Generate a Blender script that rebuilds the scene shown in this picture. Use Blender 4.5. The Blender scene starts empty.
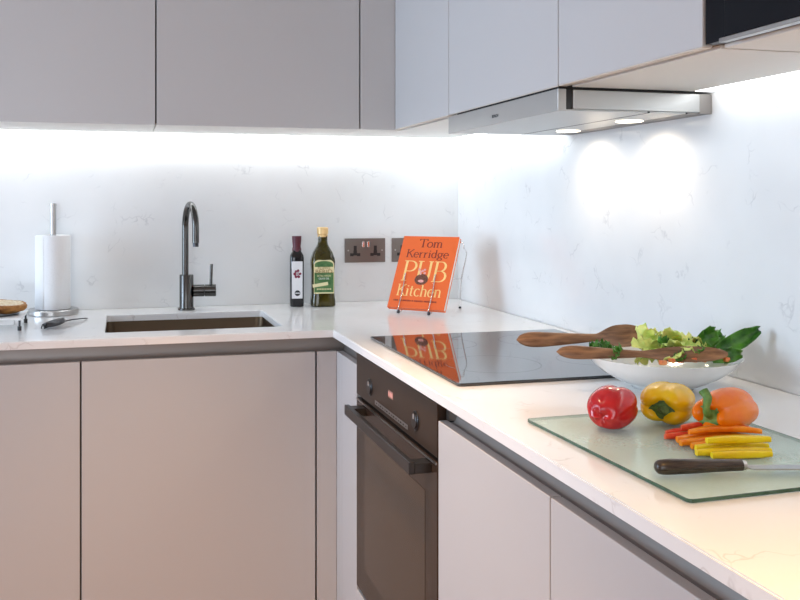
import bpy, bmesh, math, random
from mathutils import Vector, Matrix, noise
random.seed(7)
PI = math.pi
scene = bpy.context.scene
COL = scene.collection
W = 0.9                                   # worktop height above the floor

# ------------------------------------------------------------------ camera
cam_d = bpy.data.cameras.new('camera'); cam = bpy.data.objects.new('camera', cam_d); COL.objects.link(cam)
cam.location = (-1.1832, -3.0313, W + 0.3478)
cam.rotation_euler = (PI/2, 0, -0.2615)
cam_d.sensor_width = 36; cam_d.lens = 890.4/800*36
cam_d.shift_x = (400-358.86)/800; cam_d.shift_y = -(300-202.87)/800
cam_d.clip_start = 0.02
scene.camera = cam

# ------------------------------------------------------------------ world, light, exposure
scene.view_settings.view_transform = 'Standard'; scene.view_settings.look = 'None'
scene.view_settings.gamma = 1; scene.view_settings.use_curve_mapping = False
scene.view_settings.exposure = 0.46
wd = bpy.data.worlds.new('world'); scene.world = wd; wd.use_nodes = True
wd.node_tree.nodes['Background'].inputs[0].default_value = (0.75, 0.86, 1, 1)
wd.node_tree.nodes['Background'].inputs[1].default_value = 1.5

def area(name, loc, rot, sx, sy, power, color, spread=PI):
    l = bpy.data.lights.new(name, 'AREA'); l.shape = 'RECTANGLE'; l.size = sx; l.size_y = sy
    l.energy = power; l.color = color; l.spread = spread
    o = bpy.data.objects.new(name, l); COL.objects.link(o); o.location = loc; o.rotation_euler = rot
    return o
COOL = (0.78, 0.88, 1.0); WARM = (1.0, 0.66, 0.36); LEDC = (0.90, 0.96, 1.0)
# daylight entering by the window in the left wall and by the glazed rear wall
area('daylight_left', (-3.72, -1.1, 1.45), (0, -PI/2, 0), 1.5, 1.2, 17, (0.60, 0.78, 1.0), 1.6)
area('daylight_rear', (-2.3, -5.42, 1.4), (PI/2, 0, 0), 2.2, 1.7, 25, (0.90, 0.94, 1.0))
# ceiling downlights
def downlight(x, y, p, color, size=1.9):
    l = bpy.data.lights.new('downlight', 'SPOT'); l.energy = p; l.color = color; l.spot_size = size; l.spot_blend = 0.8; l.shadow_soft_size = 0.05
    o = bpy.data.objects.new('downlight_lamp', l); COL.objects.link(o); o.location = (x, y, 2.36)
for x, y, p in ((-1.15, -1.45, 115), (-2.5, -1.3, 25), (-2.5, -3.3, 30)):
    downlight(x, y, p, (1.0, 0.66, 0.40), 1.15)
downlight(-.75, -2.95, 118, (1.0, 0.58, 0.20), 1.3)
# under-cabinet LED strips (the light given off by the diffusers built below)
LEDP = 0.22
area('led_back', (-0.88, -0.032, W+0.5715), (0, 0, 0), 1.68, 0.03, 5.6*LEDP, LEDC)
area('led_right_corner', (-0.032, -0.42, W+0.5715), (0, 0, 0), 0.03, 0.78, 1.5*LEDP, LEDC)
area('led_right_run', (-0.032, -2.2, W+0.5715), (0, 0, 0), 0.03, 1.45, 1.05*LEDP, LEDC)

# unseen warm lamp, added to brown the light on the nearest cabinet
FX, FY = -0.95, -2.95
l = bpy.data.lights.new('added_warm_bulb', 'POINT'); l.energy = 4.5; l.color = (1.0, 0.52, 0.2); l.shadow_soft_size = .09
o = bpy.data.objects.new('added_warm_bulb', l); COL.objects.link(o); o.location = (FX, FY, .40)

# ------------------------------------------------------------------ materials
def mat(name, color, rough=0.5, metal=0.0, spec=0.5, coat=0.0, coat_rough=0.05, emit=None, estr=0, trans=0.0, alpha=1.0, ior=1.5, sss=0.0):
    m = bpy.data.materials.new(name); m.use_nodes = True
    b = m.node_tree.nodes['Principled BSDF']
    b.inputs['Base Color'].default_value = (*color, 1); b.inputs['Roughness'].default_value = rough
    b.inputs['Metallic'].default_value = metal; b.inputs['Specular IOR Level'].default_value = spec
    b.inputs['Coat Weight'].default_value = coat; b.inputs['Coat Roughness'].default_value = coat_rough
    b.inputs['Transmission Weight'].default_value = trans; b.inputs['Alpha'].default_value = alpha
    b.inputs['IOR'].default_value = ior
    if sss: b.inputs['Subsurface Weight'].default_value = sss; b.inputs['Subsurface Scale'].default_value = 0.01
    if emit: b.inputs['Emission Color'].default_value = (*emit, 1); b.inputs['Emission Strength'].default_value = estr
    return m
def N(m, t, **k):
    n = m.node_tree.nodes.new(t)
    for a, v in k.items(): setattr(n, a, v)
    return n
def LK(m, a, b): m.node_tree.links.new(a, b)
def bsdf(m): return m.node_tree.nodes['Principled BSDF']
def coords(m, scale=(1, 1, 1), rot=(0, 0, 0)):
    tc = N(m, 'ShaderNodeTexCoord'); mp = N(m, 'ShaderNodeMapping')
    mp.inputs['Scale'].default_value = scale; mp.inputs['Rotation'].default_value = rot
    LK(m, tc.outputs['Object'], mp.inputs['Vector']); return mp.outputs['Vector']
def noisy(m, scale, c1, c2, detail=3, lo=0.35, hi=0.65, vscale=(1, 1, 1), rot=(0, 0, 0)):
    v = coords(m, vscale, rot)
    n = N(m, 'ShaderNodeTexNoise'); n.inputs['Scale'].default_value = scale; n.inputs['Detail'].default_value = detail
    LK(m, v, n.inputs['Vector'])
    r = N(m, 'ShaderNodeValToRGB'); r.color_ramp.elements[0].position = lo; r.color_ramp.elements[1].position = hi
    r.color_ramp.elements[0].color = (*c1, 1); r.color_ramp.elements[1].color = (*c2, 1)
    LK(m, n.outputs['Fac'], r.inputs['Fac']); LK(m, r.outputs['Color'], bsdf(m).inputs['Base Color'])
    return n, r
def bump(m, scale, strength, dist=0.001, vscale=(1, 1, 1), detail=3):
    v = coords(m, vscale); n = N(m, 'ShaderNodeTexNoise'); n.inputs['Scale'].default_value = scale; n.inputs['Detail'].default_value = detail
    LK(m, v, n.inputs['Vector']); b = N(m, 'ShaderNodeBump'); b.inputs['Strength'].default_value = strength; b.inputs['Distance'].default_value = dist
    LK(m, n.outputs['Fac'], b.inputs['Height']); LK(m, b.outputs['Normal'], bsdf(m).inputs['Normal'])

def quartz(name, base, vein, rough, amount=1.0, seed=0.0):
    """white quartz with short broken grey veins"""
    m = mat(name, base, rough, spec=0.5)
    tc = N(m, 'ShaderNodeTexCoord')
    mp = N(m, 'ShaderNodeMapping'); mp.inputs['Location'].default_value = (seed, seed*1.7, seed*0.6)
    LK(m, tc.outputs['Object'], mp.inputs['Vector'])
    wn = N(m, 'ShaderNodeTexNoise'); wn.inputs['Scale'].default_value = 9; wn.inputs['Detail'].default_value = 4
    LK(m, mp.outputs['Vector'], wn.inputs['Vector'])
    mx = N(m, 'ShaderNodeMix', data_type='RGBA', blend_type='LINEAR_LIGHT'); mx.inputs['Factor'].default_value = 0.09
    LK(m, mp.outputs['Vector'], mx.inputs[6]); LK(m, wn.outputs['Color'], mx.inputs[7])
    vo = N(m, 'ShaderNodeTexVoronoi', feature='DISTANCE_TO_EDGE'); vo.inputs['Scale'].default_value = 15
    LK(m, mx.outputs[2], vo.inputs['Vector'])
    r = N(m, 'ShaderNodeValToRGB'); r.color_ramp.elements[0].position = 0.0; r.color_ramp.elements[0].color = (1, 1, 1, 1)
    r.color_ramp.elements[1].position = 0.045; r.color_ramp.elements[1].color = (0, 0, 0, 1)
    LK(m, vo.outputs['Distance'], r.inputs['Fac'])
    gate = N(m, 'ShaderNodeTexNoise'); gate.inputs['Scale'].default_value = 13; gate.inputs['Detail'].default_value = 2
    LK(m, mp.outputs['Vector'], gate.inputs['Vector'])
    g = N(m, 'ShaderNodeValToRGB'); g.color_ramp.elements[0].position = 0.57; g.color_ramp.elements[1].position = 0.68
    LK(m, gate.outputs['Fac'], g.inputs['Fac'])
    mu = N(m, 'ShaderNodeMath', operation='MULTIPLY'); LK(m, r.outputs['Color'], mu.inputs[0]); LK(m, g.outputs['Color'], mu.inputs[1])
    cl = N(m, 'ShaderNodeTexNoise'); cl.inputs['Scale'].default_value = 3.2; cl.inputs['Detail'].default_value = 3
    LK(m, mp.outputs['Vector'], cl.inputs['Vector'])
    cr = N(m, 'ShaderNodeValToRGB'); cr.color_ramp.elements[0].position = 0.38; cr.color_ramp.elements[1].position = 0.66
    cr.color_ramp.elements[0].color = (*base, 1); cr.color_ramp.elements[1].color = (*[c*0.93 for c in base], 1)
    LK(m, cl.outputs['Fac'], cr.inputs['Fac'])
    m2 = N(m, 'ShaderNodeMath', operation='MULTIPLY'); m2.inputs[1].default_value = amount; LK(m, mu.outputs[0], m2.inputs[0])
    fm = N(m, 'ShaderNodeMix', data_type='RGBA'); LK(m, m2.outputs[0], fm.inputs['Factor'])
    LK(m, cr.outputs['Color'], fm.inputs[6]); fm.inputs[7].default_value = (*vein, 1)
    LK(m, fm.outputs[2], bsdf(m).inputs['Base Color'])
    return m

M = {}
M['wall'] = mat('wall_paint', (0.80, 0.79, 0.77), 0.8); bump(M['wall'], 400, 0.1)
M['wall_far'] = mat('taupe_wall_paint', (0.34, 0.30, 0.27), 0.8); bump(M['wall_far'], 400, 0.1)
M['ceiling'] = mat('ceiling_paint', (0.86, 0.86, 0.85), 0.85); bump(M['ceiling'], 300, 0.1)
M['floor'] = mat('oak_floor', (0.30, 0.15, 0.08), 0.4)
noisy(M['floor'], 6, (0.28, 0.11, 0.04), (0.50, 0.23, 0.10), 6, 0.3, 0.7, (1, 9, 1))
M['splash'] = quartz('quartz_splashback', (0.82, 0.82, 0.81), (0.40, 0.40, 0.41), 0.16, 0.36)
M['worktop'] = quartz('quartz_worktop', (0.86, 0.85, 0.83), (0.55, 0.50, 0.46), 0.14, 0.5, 3.1)
M['door'] = mat('satin_lacquer', (0.50, 0.488, 0.482), 0.36, spec=0.45); bump(M['door'], 900, 0.03)
M['door_edge'] = mat('door_edge_band', (0.62, 0.56, 0.48), 0.5); bump(M['door_edge'], 500, 0.05)
M['carcass'] = mat('carcass_board', (0.10, 0.09, 0.085), 0.6); bump(M['carcass'], 500, 0.05)
M['brown'] = mat('brown_groove_shade', (0.20, 0.14, 0.09), 0.6); bump(M['brown'], 500, 0.05)  # brown carcass tone stands in for the shadow in the groove behind the doors
M['under'] = mat('cream_underside_board', (0.74, 0.72, 0.68), 0.5); bump(M['under'], 400, 0.05)
M['led'] = mat('led_diffuser', (1, 1, 1), 0.4, emit=(0.95, 0.98, 1.0), estr=2.2)
M['gola'] = mat('anodised_channel', (0.27, 0.25, 0.235), 0.45, metal=0.55); bump(M['gola'], 300, 0.06, vscale=(1, 1, 30))
M['steel'] = mat('brushed_steel', (0.45, 0.44, 0.43), 0.3, metal=1.0); bump(M['steel'], 150, 0.08, vscale=(1, 30, 30))
M['hoodsteel'] = mat('hood_steel', (0.47, 0.47, 0.46), 0.36, metal=0.75); bump(M['hoodsteel'], 120, 0.05, vscale=(20, 1, 20))
M['chrome'] = mat('chrome_wire', (0.75, 0.75, 0.76), 0.12, metal=1.0); bump(M['chrome'], 40, 0.01)
M['gun'] = mat('gunmetal_tap', (0.095, 0.092, 0.088), 0.25, metal=1.0); bump(M['gun'], 200, 0.08, vscale=(1, 1, 20))
M['sink'] = mat('sink_steel', (0.12, 0.085, 0.055), 0.38, metal=1.0); bump(M['sink'], 200, 0.08, vscale=(1, 10, 1))
M['black'] = mat('black_plastic', (0.012, 0.011, 0.011), 0.35); bump(M['black'], 300, 0.05)
M['dark_gap'] = mat('dark_recess', (0.006, 0.006, 0.006), 0.8); bump(M['dark_gap'], 100, 0.05)  # near-black colour stands in for the shade inside gaps and slots
M['hob'] = mat('black_ceramic_glass', (0.012, 0.013, 0.015), 0.035, spec=0.75, coat=0.3); noisy(M['hob'], 400, (0.010, 0.011, 0.013), (0.016, 0.017, 0.02))
M['ovenglass'] = mat('brown_oven_glass', (0.040, 0.028, 0.021), 0.2, spec=0.2); noisy(M['ovenglass'], 3, (0.036, 0.022, 0.015), (0.042, 0.026, 0.017))
M['ovenpanel'] = mat('brown_oven_panel', (0.036, 0.026, 0.020), 0.3, spec=0.15); noisy(M['ovenpanel'], 3, (0.034, 0.021, 0.014), (0.040, 0.025, 0.017))
M['ovenwin'] = mat('oven_window_glass', (0.060, 0.044, 0.032), 0.16, spec=0.25); noisy(M['ovenwin'], 3, (0.056, 0.036, 0.023), (0.066, 0.043, 0.028))
M['blackglass'] = mat('black_appliance_glass', (0.006, 0.007, 0.010), 0.30, spec=0.1); noisy(M['blackglass'], 5, (0.006, 0.007, 0.010), (0.008, 0.009, 0.012))
M['paper'] = mat('kitchen_paper', (0.90, 0.90, 0.90), 0.9); bump(M['paper'], 180, 0.5, 0.002)
M['white'] = mat('white_enamel', (0.85, 0.85, 0.84), 0.25); bump(M['white'], 20, 0.02)
M['ceramic'] = mat('white_porcelain', (0.86, 0.86, 0.83), 0.12, coat=0.5); bump(M['ceramic'], 15, 0.03)
M['socket'] = mat('pewter_faceplate', (0.20, 0.175, 0.155), 0.33, metal=0.85); bump(M['socket'], 200, 0.08, vscale=(20, 1, 1))
M['winebottle'] = mat('dark_bottle_glass', (0.012, 0.012, 0.014), 0.08); noisy(M['winebottle'], 8, (0.010, 0.010, 0.012), (0.018, 0.018, 0.020))
M['oilglass'] = mat('olive_bottle_glass', (0.060, 0.055, 0.010), 0.07, trans=0.15); noisy(M['oilglass'], 14, (0.022, 0.020, 0.003), (0.070, 0.055, 0.006))
M['maroon'] = mat('maroon_capsule', (0.09, 0.008, 0.02), 0.4); bump(M['maroon'], 200, 0.1)
M['gold'] = mat('cream_gold_cap', (0.80, 0.55, 0.25), 0.35, metal=0.2); bump(M['gold'], 200, 0.1)
M['label_white'] = mat('white_label', (0.80, 0.79, 0.80), 0.6); bump(M['label_white'], 300, 0.05)
M['label_green'] = mat('green_label', (0.10, 0.24, 0.09), 0.5); noisy(M['label_green'], 60, (0.03, 0.12, 0.025), (0.09, 0.20, 0.06))
M['label_cream'] = mat('cream_label', (0.80, 0.70, 0.40), 0.5); bump(M['label_cream'], 300, 0.05)
M['ink_red'] = mat('red_ink', (0.22, 0.02, 0.05), 0.6); bump(M['ink_red'], 300, 0.02)
M['ink_black'] = mat('black_ink', (0.02, 0.02, 0.02), 0.6); bump(M['ink_black'], 300, 0.02)
M['ink_gold'] = mat('dark_gold_ink', (0.25, 0.13, 0.03), 0.6); bump(M['ink_gold'], 300, 0.02)
M['orange'] = mat('orange_cover', (0.84, 0.15, 0.035), 0.4, spec=0.3); bump(M['orange'], 300, 0.05)
M['ink_dkred'] = mat('dark_red_ink', (0.20, 0.018, 0.008), 0.5); bump(M['ink_dkred'], 300, 0.02)
M['ink_yellow'] = mat('pale_yellow_ink', (0.95, 0.62, 0.22), 0.5); bump(M['ink_yellow'], 300, 0.02)
M['pages'] = mat('page_block', (0.85, 0.80, 0.72), 0.8); bump(M['pages'], 900, 0.3, vscale=(1, 40, 1))
M['pie'] = mat('brown_print', (0.14, 0.05, 0.02), 0.5); noisy(M['pie'], 300, (0.07, 0.02, 0.01), (0.24, 0.08, 0.04))
M['pink'] = mat('pink_print', (0.85, 0.35, 0.30), 0.5); noisy(M['pink'], 300, (0.80, 0.25, 0.2), (0.85, 0.5, 0.45))
M['wood'] = mat('acacia_wood', (0.30, 0.13, 0.05), 0.42)
noisy(M['wood'], 22, (0.13, 0.050, 0.018), (0.34, 0.165, 0.070), 5, 0.30, 0.72, (1, 7, 7))
M['red'] = mat('red_pepper_skin', (0.50, 0.012, 0.015), 0.2, coat=0.2, spec=0.4); noisy(M['red'], 22, (0.40, 0.006, 0.012), (0.60, 0.022, 0.018))
M['yellow'] = mat('yellow_pepper_skin', (0.86, 0.55, 0.01), 0.25, coat=0.08, spec=0.3); noisy(M['yellow'], 18, (0.78, 0.42, 0.002), (0.84, 0.55, 0.006))
M['pepper_orange'] = mat('orange_pepper_skin', (0.85, 0.24, 0.01), 0.26, coat=0.08, spec=0.25); noisy(M['pepper_orange'], 18, (0.80, 0.14, 0.001), (0.86, 0.22, 0.003))
M['red_flesh'] = mat('red_pepper_flesh', (0.75, 0.05, 0.02), 0.28, coat=0.05, spec=0.25); noisy(M['red_flesh'], 60, (0.66, 0.03, 0.015), (0.85, 0.12, 0.04))
M['orange_flesh'] = mat('orange_pepper_flesh', (0.88, 0.28, 0.02), 0.28, coat=0.05, spec=0.25); noisy(M['orange_flesh'], 60, (0.84, 0.17, 0.003), (0.92, 0.30, 0.012))
M['yellow_flesh'] = mat('yellow_pepper_flesh', (0.88, 0.62, 0.01), 0.28, coat=0.05, spec=0.25); noisy(M['yellow_flesh'], 60, (0.82, 0.52, 0.002), (0.88, 0.66, 0.015))
M['stem'] = mat('green_stem', (0.13, 0.24, 0.04), 0.5); noisy(M['stem'], 90, (0.06, 0.16, 0.02), (0.20, 0.32, 0.07))
M['stem_dark'] = mat('dark_green_stem', (0.05, 0.10, 0.02), 0.5); noisy(M['stem_dark'], 90, (0.03, 0.07, 0.01), (0.09, 0.17, 0.03))
M['lettuce'] = mat('pale_lettuce', (0.55, 0.62, 0.18), 0.45, sss=0.1); noisy(M['lettuce'], 30, (0.28, 0.48, 0.035), (0.78, 0.82, 0.24), 4, 0.35, 0.62)
M['romaine'] = mat('dark_green_leaf', (0.05, 0.20, 0.03), 0.4); noisy(M['romaine'], 45, (0.012, 0.075, 0.006), (0.10, 0.30, 0.025), 4, 0.35, 0.7)
M['tomato'] = mat('orange_red_dice', (0.80, 0.20, 0.06), 0.3, coat=0.3); noisy(M['tomato'], 60, (0.75, 0.14, 0.04), (0.85, 0.32, 0.10))
M['bread_crust'] = mat('bread_crust', (0.42, 0.17, 0.04), 0.6); noisy(M['bread_crust'], 40, (0.20, 0.06, 0.012), (0.62, 0.30, 0.08), 5, 0.3, 0.7); 
M['bread_crumb'] = mat('bread_crumb', (0.85, 0.72, 0.50), 0.9); noisy(M['bread_crumb'], 120, (0.74, 0.58, 0.36), (0.90, 0.80, 0.60), 4); bump(M['bread_crumb'], 200, 0.6, 0.003)
M['board'] = mat('frosted_green_glass', (0.62, 0.78, 0.71), 0.16, alpha=0.40, spec=0.5); noisy(M['board'], 200, (0.68, 0.88, 0.77), (0.71, 0.90, 0.80))
M['board_edge'] = mat('green_glass_edge', (0.03, 0.085, 0.055), 0.12, alpha=0.95); noisy(M['board_edge'], 50, (0.025, 0.075, 0.045), (0.05, 0.12, 0.08))
M['knife_handle'] = mat('dark_knife_handle', (0.030, 0.020, 0.014), 0.3); noisy(M['knife_handle'], 50, (0.018, 0.012, 0.009), (0.06, 0.04, 0.026), 4, vscale=(1, 8, 8))
M['glass'] = mat('window_glass', (1, 1, 1), 0.0, trans=1.0, ior=1.45); bump(M['glass'], 1, 0.001)
M['display'] = mat('oven_display', (0.20, 0.10, 0.08), 0.3, emit=(0.5, 0.22, 0.16), estr=0.12); bump(M['display'], 50, 0.01)
M['warm_lens'] = mat('lamp_lens', (1, 0.95, 0.85), 0.3, emit=(1.0, 0.90, 0.72), estr=2.2)
M['graphite'] = mat('dark_steel_utensil', (0.07, 0.07, 0.075), 0.3, metal=0.9); bump(M['graphite'], 90, 0.05)

# ------------------------------------------------------------------ helpers
def B(): return bmesh.new()
def add_box(bm, x0, x1, y0, y1, z0, z1, bev=0.0, seg=2):
    t = bmesh.new()
    vs = [t.verts.new((x, y, z)) for z in (z0, z1) for y in (y0, y1) for x in (x0, x1)]
    for f in ((0, 2, 3, 1), (4, 5, 7, 6), (0, 1, 5, 4), (2, 6, 7, 3), (0, 4, 6, 2), (1, 3, 7, 5)):
        t.faces.new([vs[i] for i in f])
    if bev: bmesh.ops.bevel(t, geom=t.edges[:], offset=bev, segments=seg, affect='EDGES', profile=0.5)
    merge(bm, t)
def merge(bm, t, mtx=None):
    if mtx is not None: t.transform(mtx)
    me = bpy.data.meshes.new('tmp'); t.to_mesh(me); t.free(); bm.from_mesh(me); bpy.data.meshes.remove(me)
def add_prism(bm, pts, z0, z1, mtx=None, bev=0.0):
    t = bmesh.new()
    a = [t.verts.new((p[0], p[1], z0)) for p in pts]; b = [t.verts.new((p[0], p[1], z1)) for p in pts]
    n = len(pts)
    t.faces.new(a[::-1]); t.faces.new(b)
    for i in range(n): t.faces.new((a[i], a[(i+1) % n], b[(i+1) % n], b[i]))
    bmesh.ops.recalc_face_normals(t, faces=t.faces[:])
    if bev: bmesh.ops.bevel(t, geom=t.edges[:], offset=bev, segments=2, affect='EDGES')
    merge(bm, t, mtx)
def add_lathe(bm, prof, seg=48, sx=1, sy=1, mtx=None, square=0.0):
    t = bmesh.new(); rings = []
    for r, z in prof:
        if r < 1e-6: rings.append([t.verts.new((0, 0, z))]); continue
        ring = []
        for i in range(seg):
            a = 2*PI*i/seg; k = 1.0
            if square:
                p = square; k = 1/((abs(math.cos(a))**p + abs(math.sin(a))**p)**(1/p))
            ring.append(t.verts.new((r*k*math.cos(a)*sx, r*k*math.sin(a)*sy, z)))
        rings.append(ring)
    for a, b in zip(rings, rings[1:]):
        for i in range(seg):
            j = (i+1) % seg
            if len(a) == 1 and len(b) == 1: continue
            if len(a) == 1: t.faces.new((a[0], b[j], b[i]))
            elif len(b) == 1: t.faces.new((a[i], a[j], b[0]))
            else: t.faces.new((a[i], a[j], b[j], b[i]))
    bmesh.ops.recalc_face_normals(t, faces=t.faces[:])
    merge(bm, t, mtx)
def add_tube(bm, pts, r, seg=14, flat=1.0, caps=True):
    """tube along pts; r a number or a list"""
    pts = [Vector(p) for p in pts]; n = len(pts); rs = r if isinstance(r, (list, tuple)) else [r]*n
    t = bmesh.new(); rings = []; up = None
    for i, p in enumerate(pts):
        d = (pts[min(i+1, n-1)] - pts[max(i-1, 0)]).normalized()
        if up is None: up = Vector((0, 0, 1)) if abs(d.z) < 0.9 else Vector((0, 1, 0))
        s = d.cross(up).normalized(); u = s.cross(d).normalized(); up = u
        rings.append([t.verts.new(p + s*math.cos(2*PI*k/seg)*rs[i] + u*math.sin(2*PI*k/seg)*rs[i]*flat) for k in range(seg)])
    for a, b in zip(rings, rings[1:]):
        for k in range(seg): t.faces.new((a[k], a[(k+1) % seg], b[(k+1) % seg], b[k]))
    if caps: t.faces.new(rings[0][::-1]); t.faces.new(rings[-1])
    bmesh.ops.recalc_face_normals(t, faces=t.faces[:])
    merge(bm, t)
def cyl(bm, p0, p1, r, seg=24): add_tube(bm, [p0, p1], r, seg)
def smooth_path(pts, k=8):
    pts = [Vector(p) for p in pts]; out = []
    P = [2*pts[0]-pts[1]] + pts + [2*pts[-1]-pts[-2]]
    for i in range(1, len(P)-2):
        for j in range(k):
            t = j/k
            out.append(0.5*((2*P[i]) + (P[i+1]-P[i-1])*t + (2*P[i-1]-5*P[i]+4*P[i+1]-P[i+2])*t*t + (3*P[i]-P[i-1]-3*P[i+1]+P[i+2])*t**3))
    out.append(pts[-1]); return out
def interp(vals, n):
    out = []
    for i in range(n):
        t = i/(n-1)*(len(vals)-1); a = int(min(t, len(vals)-2)); f = t-a; f = f*f*(3-2*f)
        out.append(vals[a]*(1-f)+vals[a+1]*f)
    return out
def obj(name, bm, m, parent=None, smooth=False, local=False, auto=None):
    """link bm as ONE mesh object; world coordinates are turned into the root's own unless local"""
    if parent is not None and not local:
        r = parent
        while r.parent: r = r.parent
        bm.transform(Matrix.Translation(-r.location))
    me = bpy.data.meshes.new(name)
    bm.to_mesh(me); bm.free()
    if m is not None:
        for mm in (m if isinstance(m, (list, tuple)) else [m]): me.materials.append(mm)
    if smooth:
        me.shade_smooth()
        if auto: me.set_sharp_from_angle(angle=math.radians(auto))
    o = bpy.data.objects.new(name, me); COL.objects.link(o)
    if parent is not None: o.parent = parent
    return o
def tag(o, label=None, cat=None, group=None, kind=None):
    if label: o['label'] = label
    if cat: o['category'] = cat
    if group: o['group'] = group
    if kind: o['kind'] = kind
    return o
def thing(name, label, cat, loc=(0, 0, 0), rotz=0, group=None):
    o = bpy.data.objects.new(name, None); COL.objects.link(o); o.empty_display_size = 0.05
    o.location = loc; o.rotation_euler = (0, 0, rotz)
    return tag(o, label, cat, group)
def one(name, bm, m, label, cat, loc, rotz=0, smooth=True, auto=40, group=None):
    """a thing that is a single mesh, built about its own origin"""
    o = obj(name, bm, m, None, smooth, True, auto); o.location = loc; o.rotation_euler = (0, 0, rotz)
    return tag(o, label, cat, group)
def struct(name, bm, m): return tag(obj(name, bm, m), kind='structure')
def bx(*a, **k):
    b = B(); add_box(b, *a, **k); return b

# serif lettering drawn from strokes, so it reads like the printed titles
def arc(cx, cy, rx, ry, a0, a1, n=16):
    return [(cx+rx*math.cos(math.radians(a0+(a1-a0)*i/n)), cy+ry*math.sin(math.radians(a0+(a1-a0)*i/n))) for i in range(n+1)]
XH = 0.62
GL = {
 'T': (0.80, [[(0.40, 0), (0.40, 1)], [(0.02, 1), (0.78, 1)], [(0.02, 1), (0.02, 0.84)], [(0.78, 1), (0.78, 0.84)], [(0.26, 0), (0.54, 0)]]),
 'K': (0.82, [[(0.16, 0), (0.16, 1)], [(0.04, 1), (0.30, 1)], [(0.04, 0), (0.30, 0)], [(0.70, 1), (0.17, 0.45)], [(0.34, 0.60), (0.72, 0)], [(0.60, 1), (0.80, 1)], [(0.60, 0), (0.84, 0)]]),
 'P': (0.74, [[(0.16, 0), (0.16, 1)], [(0.03, 0), (0.32, 0)], [(0.03, 1), (0.36, 1)], [(0.36, 1)] + arc(0.38, 0.74, 0.30, 0.26, 90, -90) + [(0.16, 0.48)]]),
 'U': (0.86, [[(0.16, 1), (0.16, 0.32)] + arc(0.43, 0.32, 0.27, 0.33, 180, 360) + [(0.70, 1)], [(0.02, 1), (0.32, 1)], [(0.58, 1), (0.82, 1)]]),
 'B': (0.78, [[(0.16, 0), (0.16, 1)], [(0.03, 1), (0.38, 1)] + arc(0.38, 0.765, 0.24, 0.235, 90, -90) + [(0.16, 0.53)], [(0.16, 0.53), (0.40, 0.53)] + arc(0.40, 0.265, 0.30, 0.265, 90, -90) + [(0.03, 0)]]),
 'o': (0.60, [arc(0.29, 0.31, 0.25, 0.33, 0, 360, 24)]),
 'm': (0.98, [[(0.14, 0), (0.14, XH)], [(0.02, XH), (0.14, XH)], [(0.04, 0), (0.24, 0)], [(0.14, 0.45)] + arc(0.31, 0.42, 0.16, 0.22, 160, 0) + [(0.47, 0)], [(0.38, 0), (0.57, 0)], [(0.47, 0.45)] + arc(0.64, 0.42, 0.17, 0.22, 160, 0) + [(0.81, 0)], [(0.71, 0), (0.92, 0)]]),
 'n': (0.68, [[(0.14, 0), (0.14, XH)], [(0.02, XH), (0.14, XH)], [(0.04, 0), (0.24, 0)], [(0.14, 0.45)] + arc(0.32, 0.42, 0.19, 0.22, 160, 0) + [(0.51, 0)], [(0.41, 0), (0.62, 0)]]),
 'h': (0.68, [[(0.14, 0), (0.14, 1)], [(0.02, 1), (0.14, 1)], [(0.04, 0), (0.24, 0)], [(0.14, 0.45)] + arc(0.32, 0.42, 0.19, 0.22, 160, 0) + [(0.51, 0)], [(0.41, 0), (0.62, 0)]]),
 'e': (0.56, [[(0.06, 0.34), (0.50, 0.34)] + arc(0.28, 0.31, 0.23, 0.33, 8, 318, 24)]),
 'r': (0.50, [[(0.14, 0), (0.14, XH)], [(0.02, XH), (0.14, XH)], [(0.04, 0), (0.26, 0)], [(0.14, 0.42)] + arc(0.34, 0.44, 0.14, 0.18, 160, 50)]),
 'i': (0.32, [[(0.15, 0), (0.15, XH)], [(0.04, XH), (0.15, XH)], [(0.05, 0), (0.26, 0)], [(0.15, 0.82), (0.15, 0.92)]]),
 'd': (0.66, [[(0.50, 0), (0.50, 1)], [(0.40, 1), (0.50, 1)], [(0.50, 0), (0.60, 0)], arc(0.29, 0.31, 0.22, 0.33, 20, 340, 22)]),
 'g': (0.64, [arc(0.27, 0.38, 0.20, 0.25, 0, 360, 22), [(0.42, 0.56), (0.60, 0.64)], [(0.16, 0.16), (0.12, 0.06), (0.40, 0.0)] + arc(0.29, -0.16, 0.24, 0.15, 60, -260, 18)]),
 't': (0.44, [[(0.18, 0.86), (0.18, 0.14)] + arc(0.30, 0.14, 0.12, 0.15, 180, 300, 8), [(0.03, XH), (0.38, XH)]]),
 'c': (0.54, [arc(0.29, 0.31, 0.23, 0.33, 45, 318, 22)]),
}
def stroke(bm, pts, thin, thick, z):
    pts = [Vector(p) for p in pts]; n = len(pts); prev = None
    for i, p in enumerate(pts):
        d = (pts[min(i+1, n-1)] - pts[max(i-1, 0)]).normalized(); s = Vector((-d.y, d.x))
        w = (thin + (thick-thin)*abs(d.y)**1.5)/2
        cur = (bm.verts.new((p.x+s.x*w, p.y+s.y*w, z)), bm.verts.new((p.x-s.x*w, p.y-s.y*w, z)))
        if prev: bm.faces.new((prev[0], prev[1], cur[1], cur[0]))
        prev = cur
def serif_text(s, thin=0.05, thick=0.13):
    bm = B(); x = 0
    for ch in s:
        if ch == ' ': x += 0.3; continue
        w, strokes = GL[ch]
        for st in strokes: stroke(bm, [(x+p[0], p[1]) for p in st], thin, thick, 0)
        x += w
    bmesh.ops.recalc_face_normals(bm, faces=bm.faces[:])
    return bm, x
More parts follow.
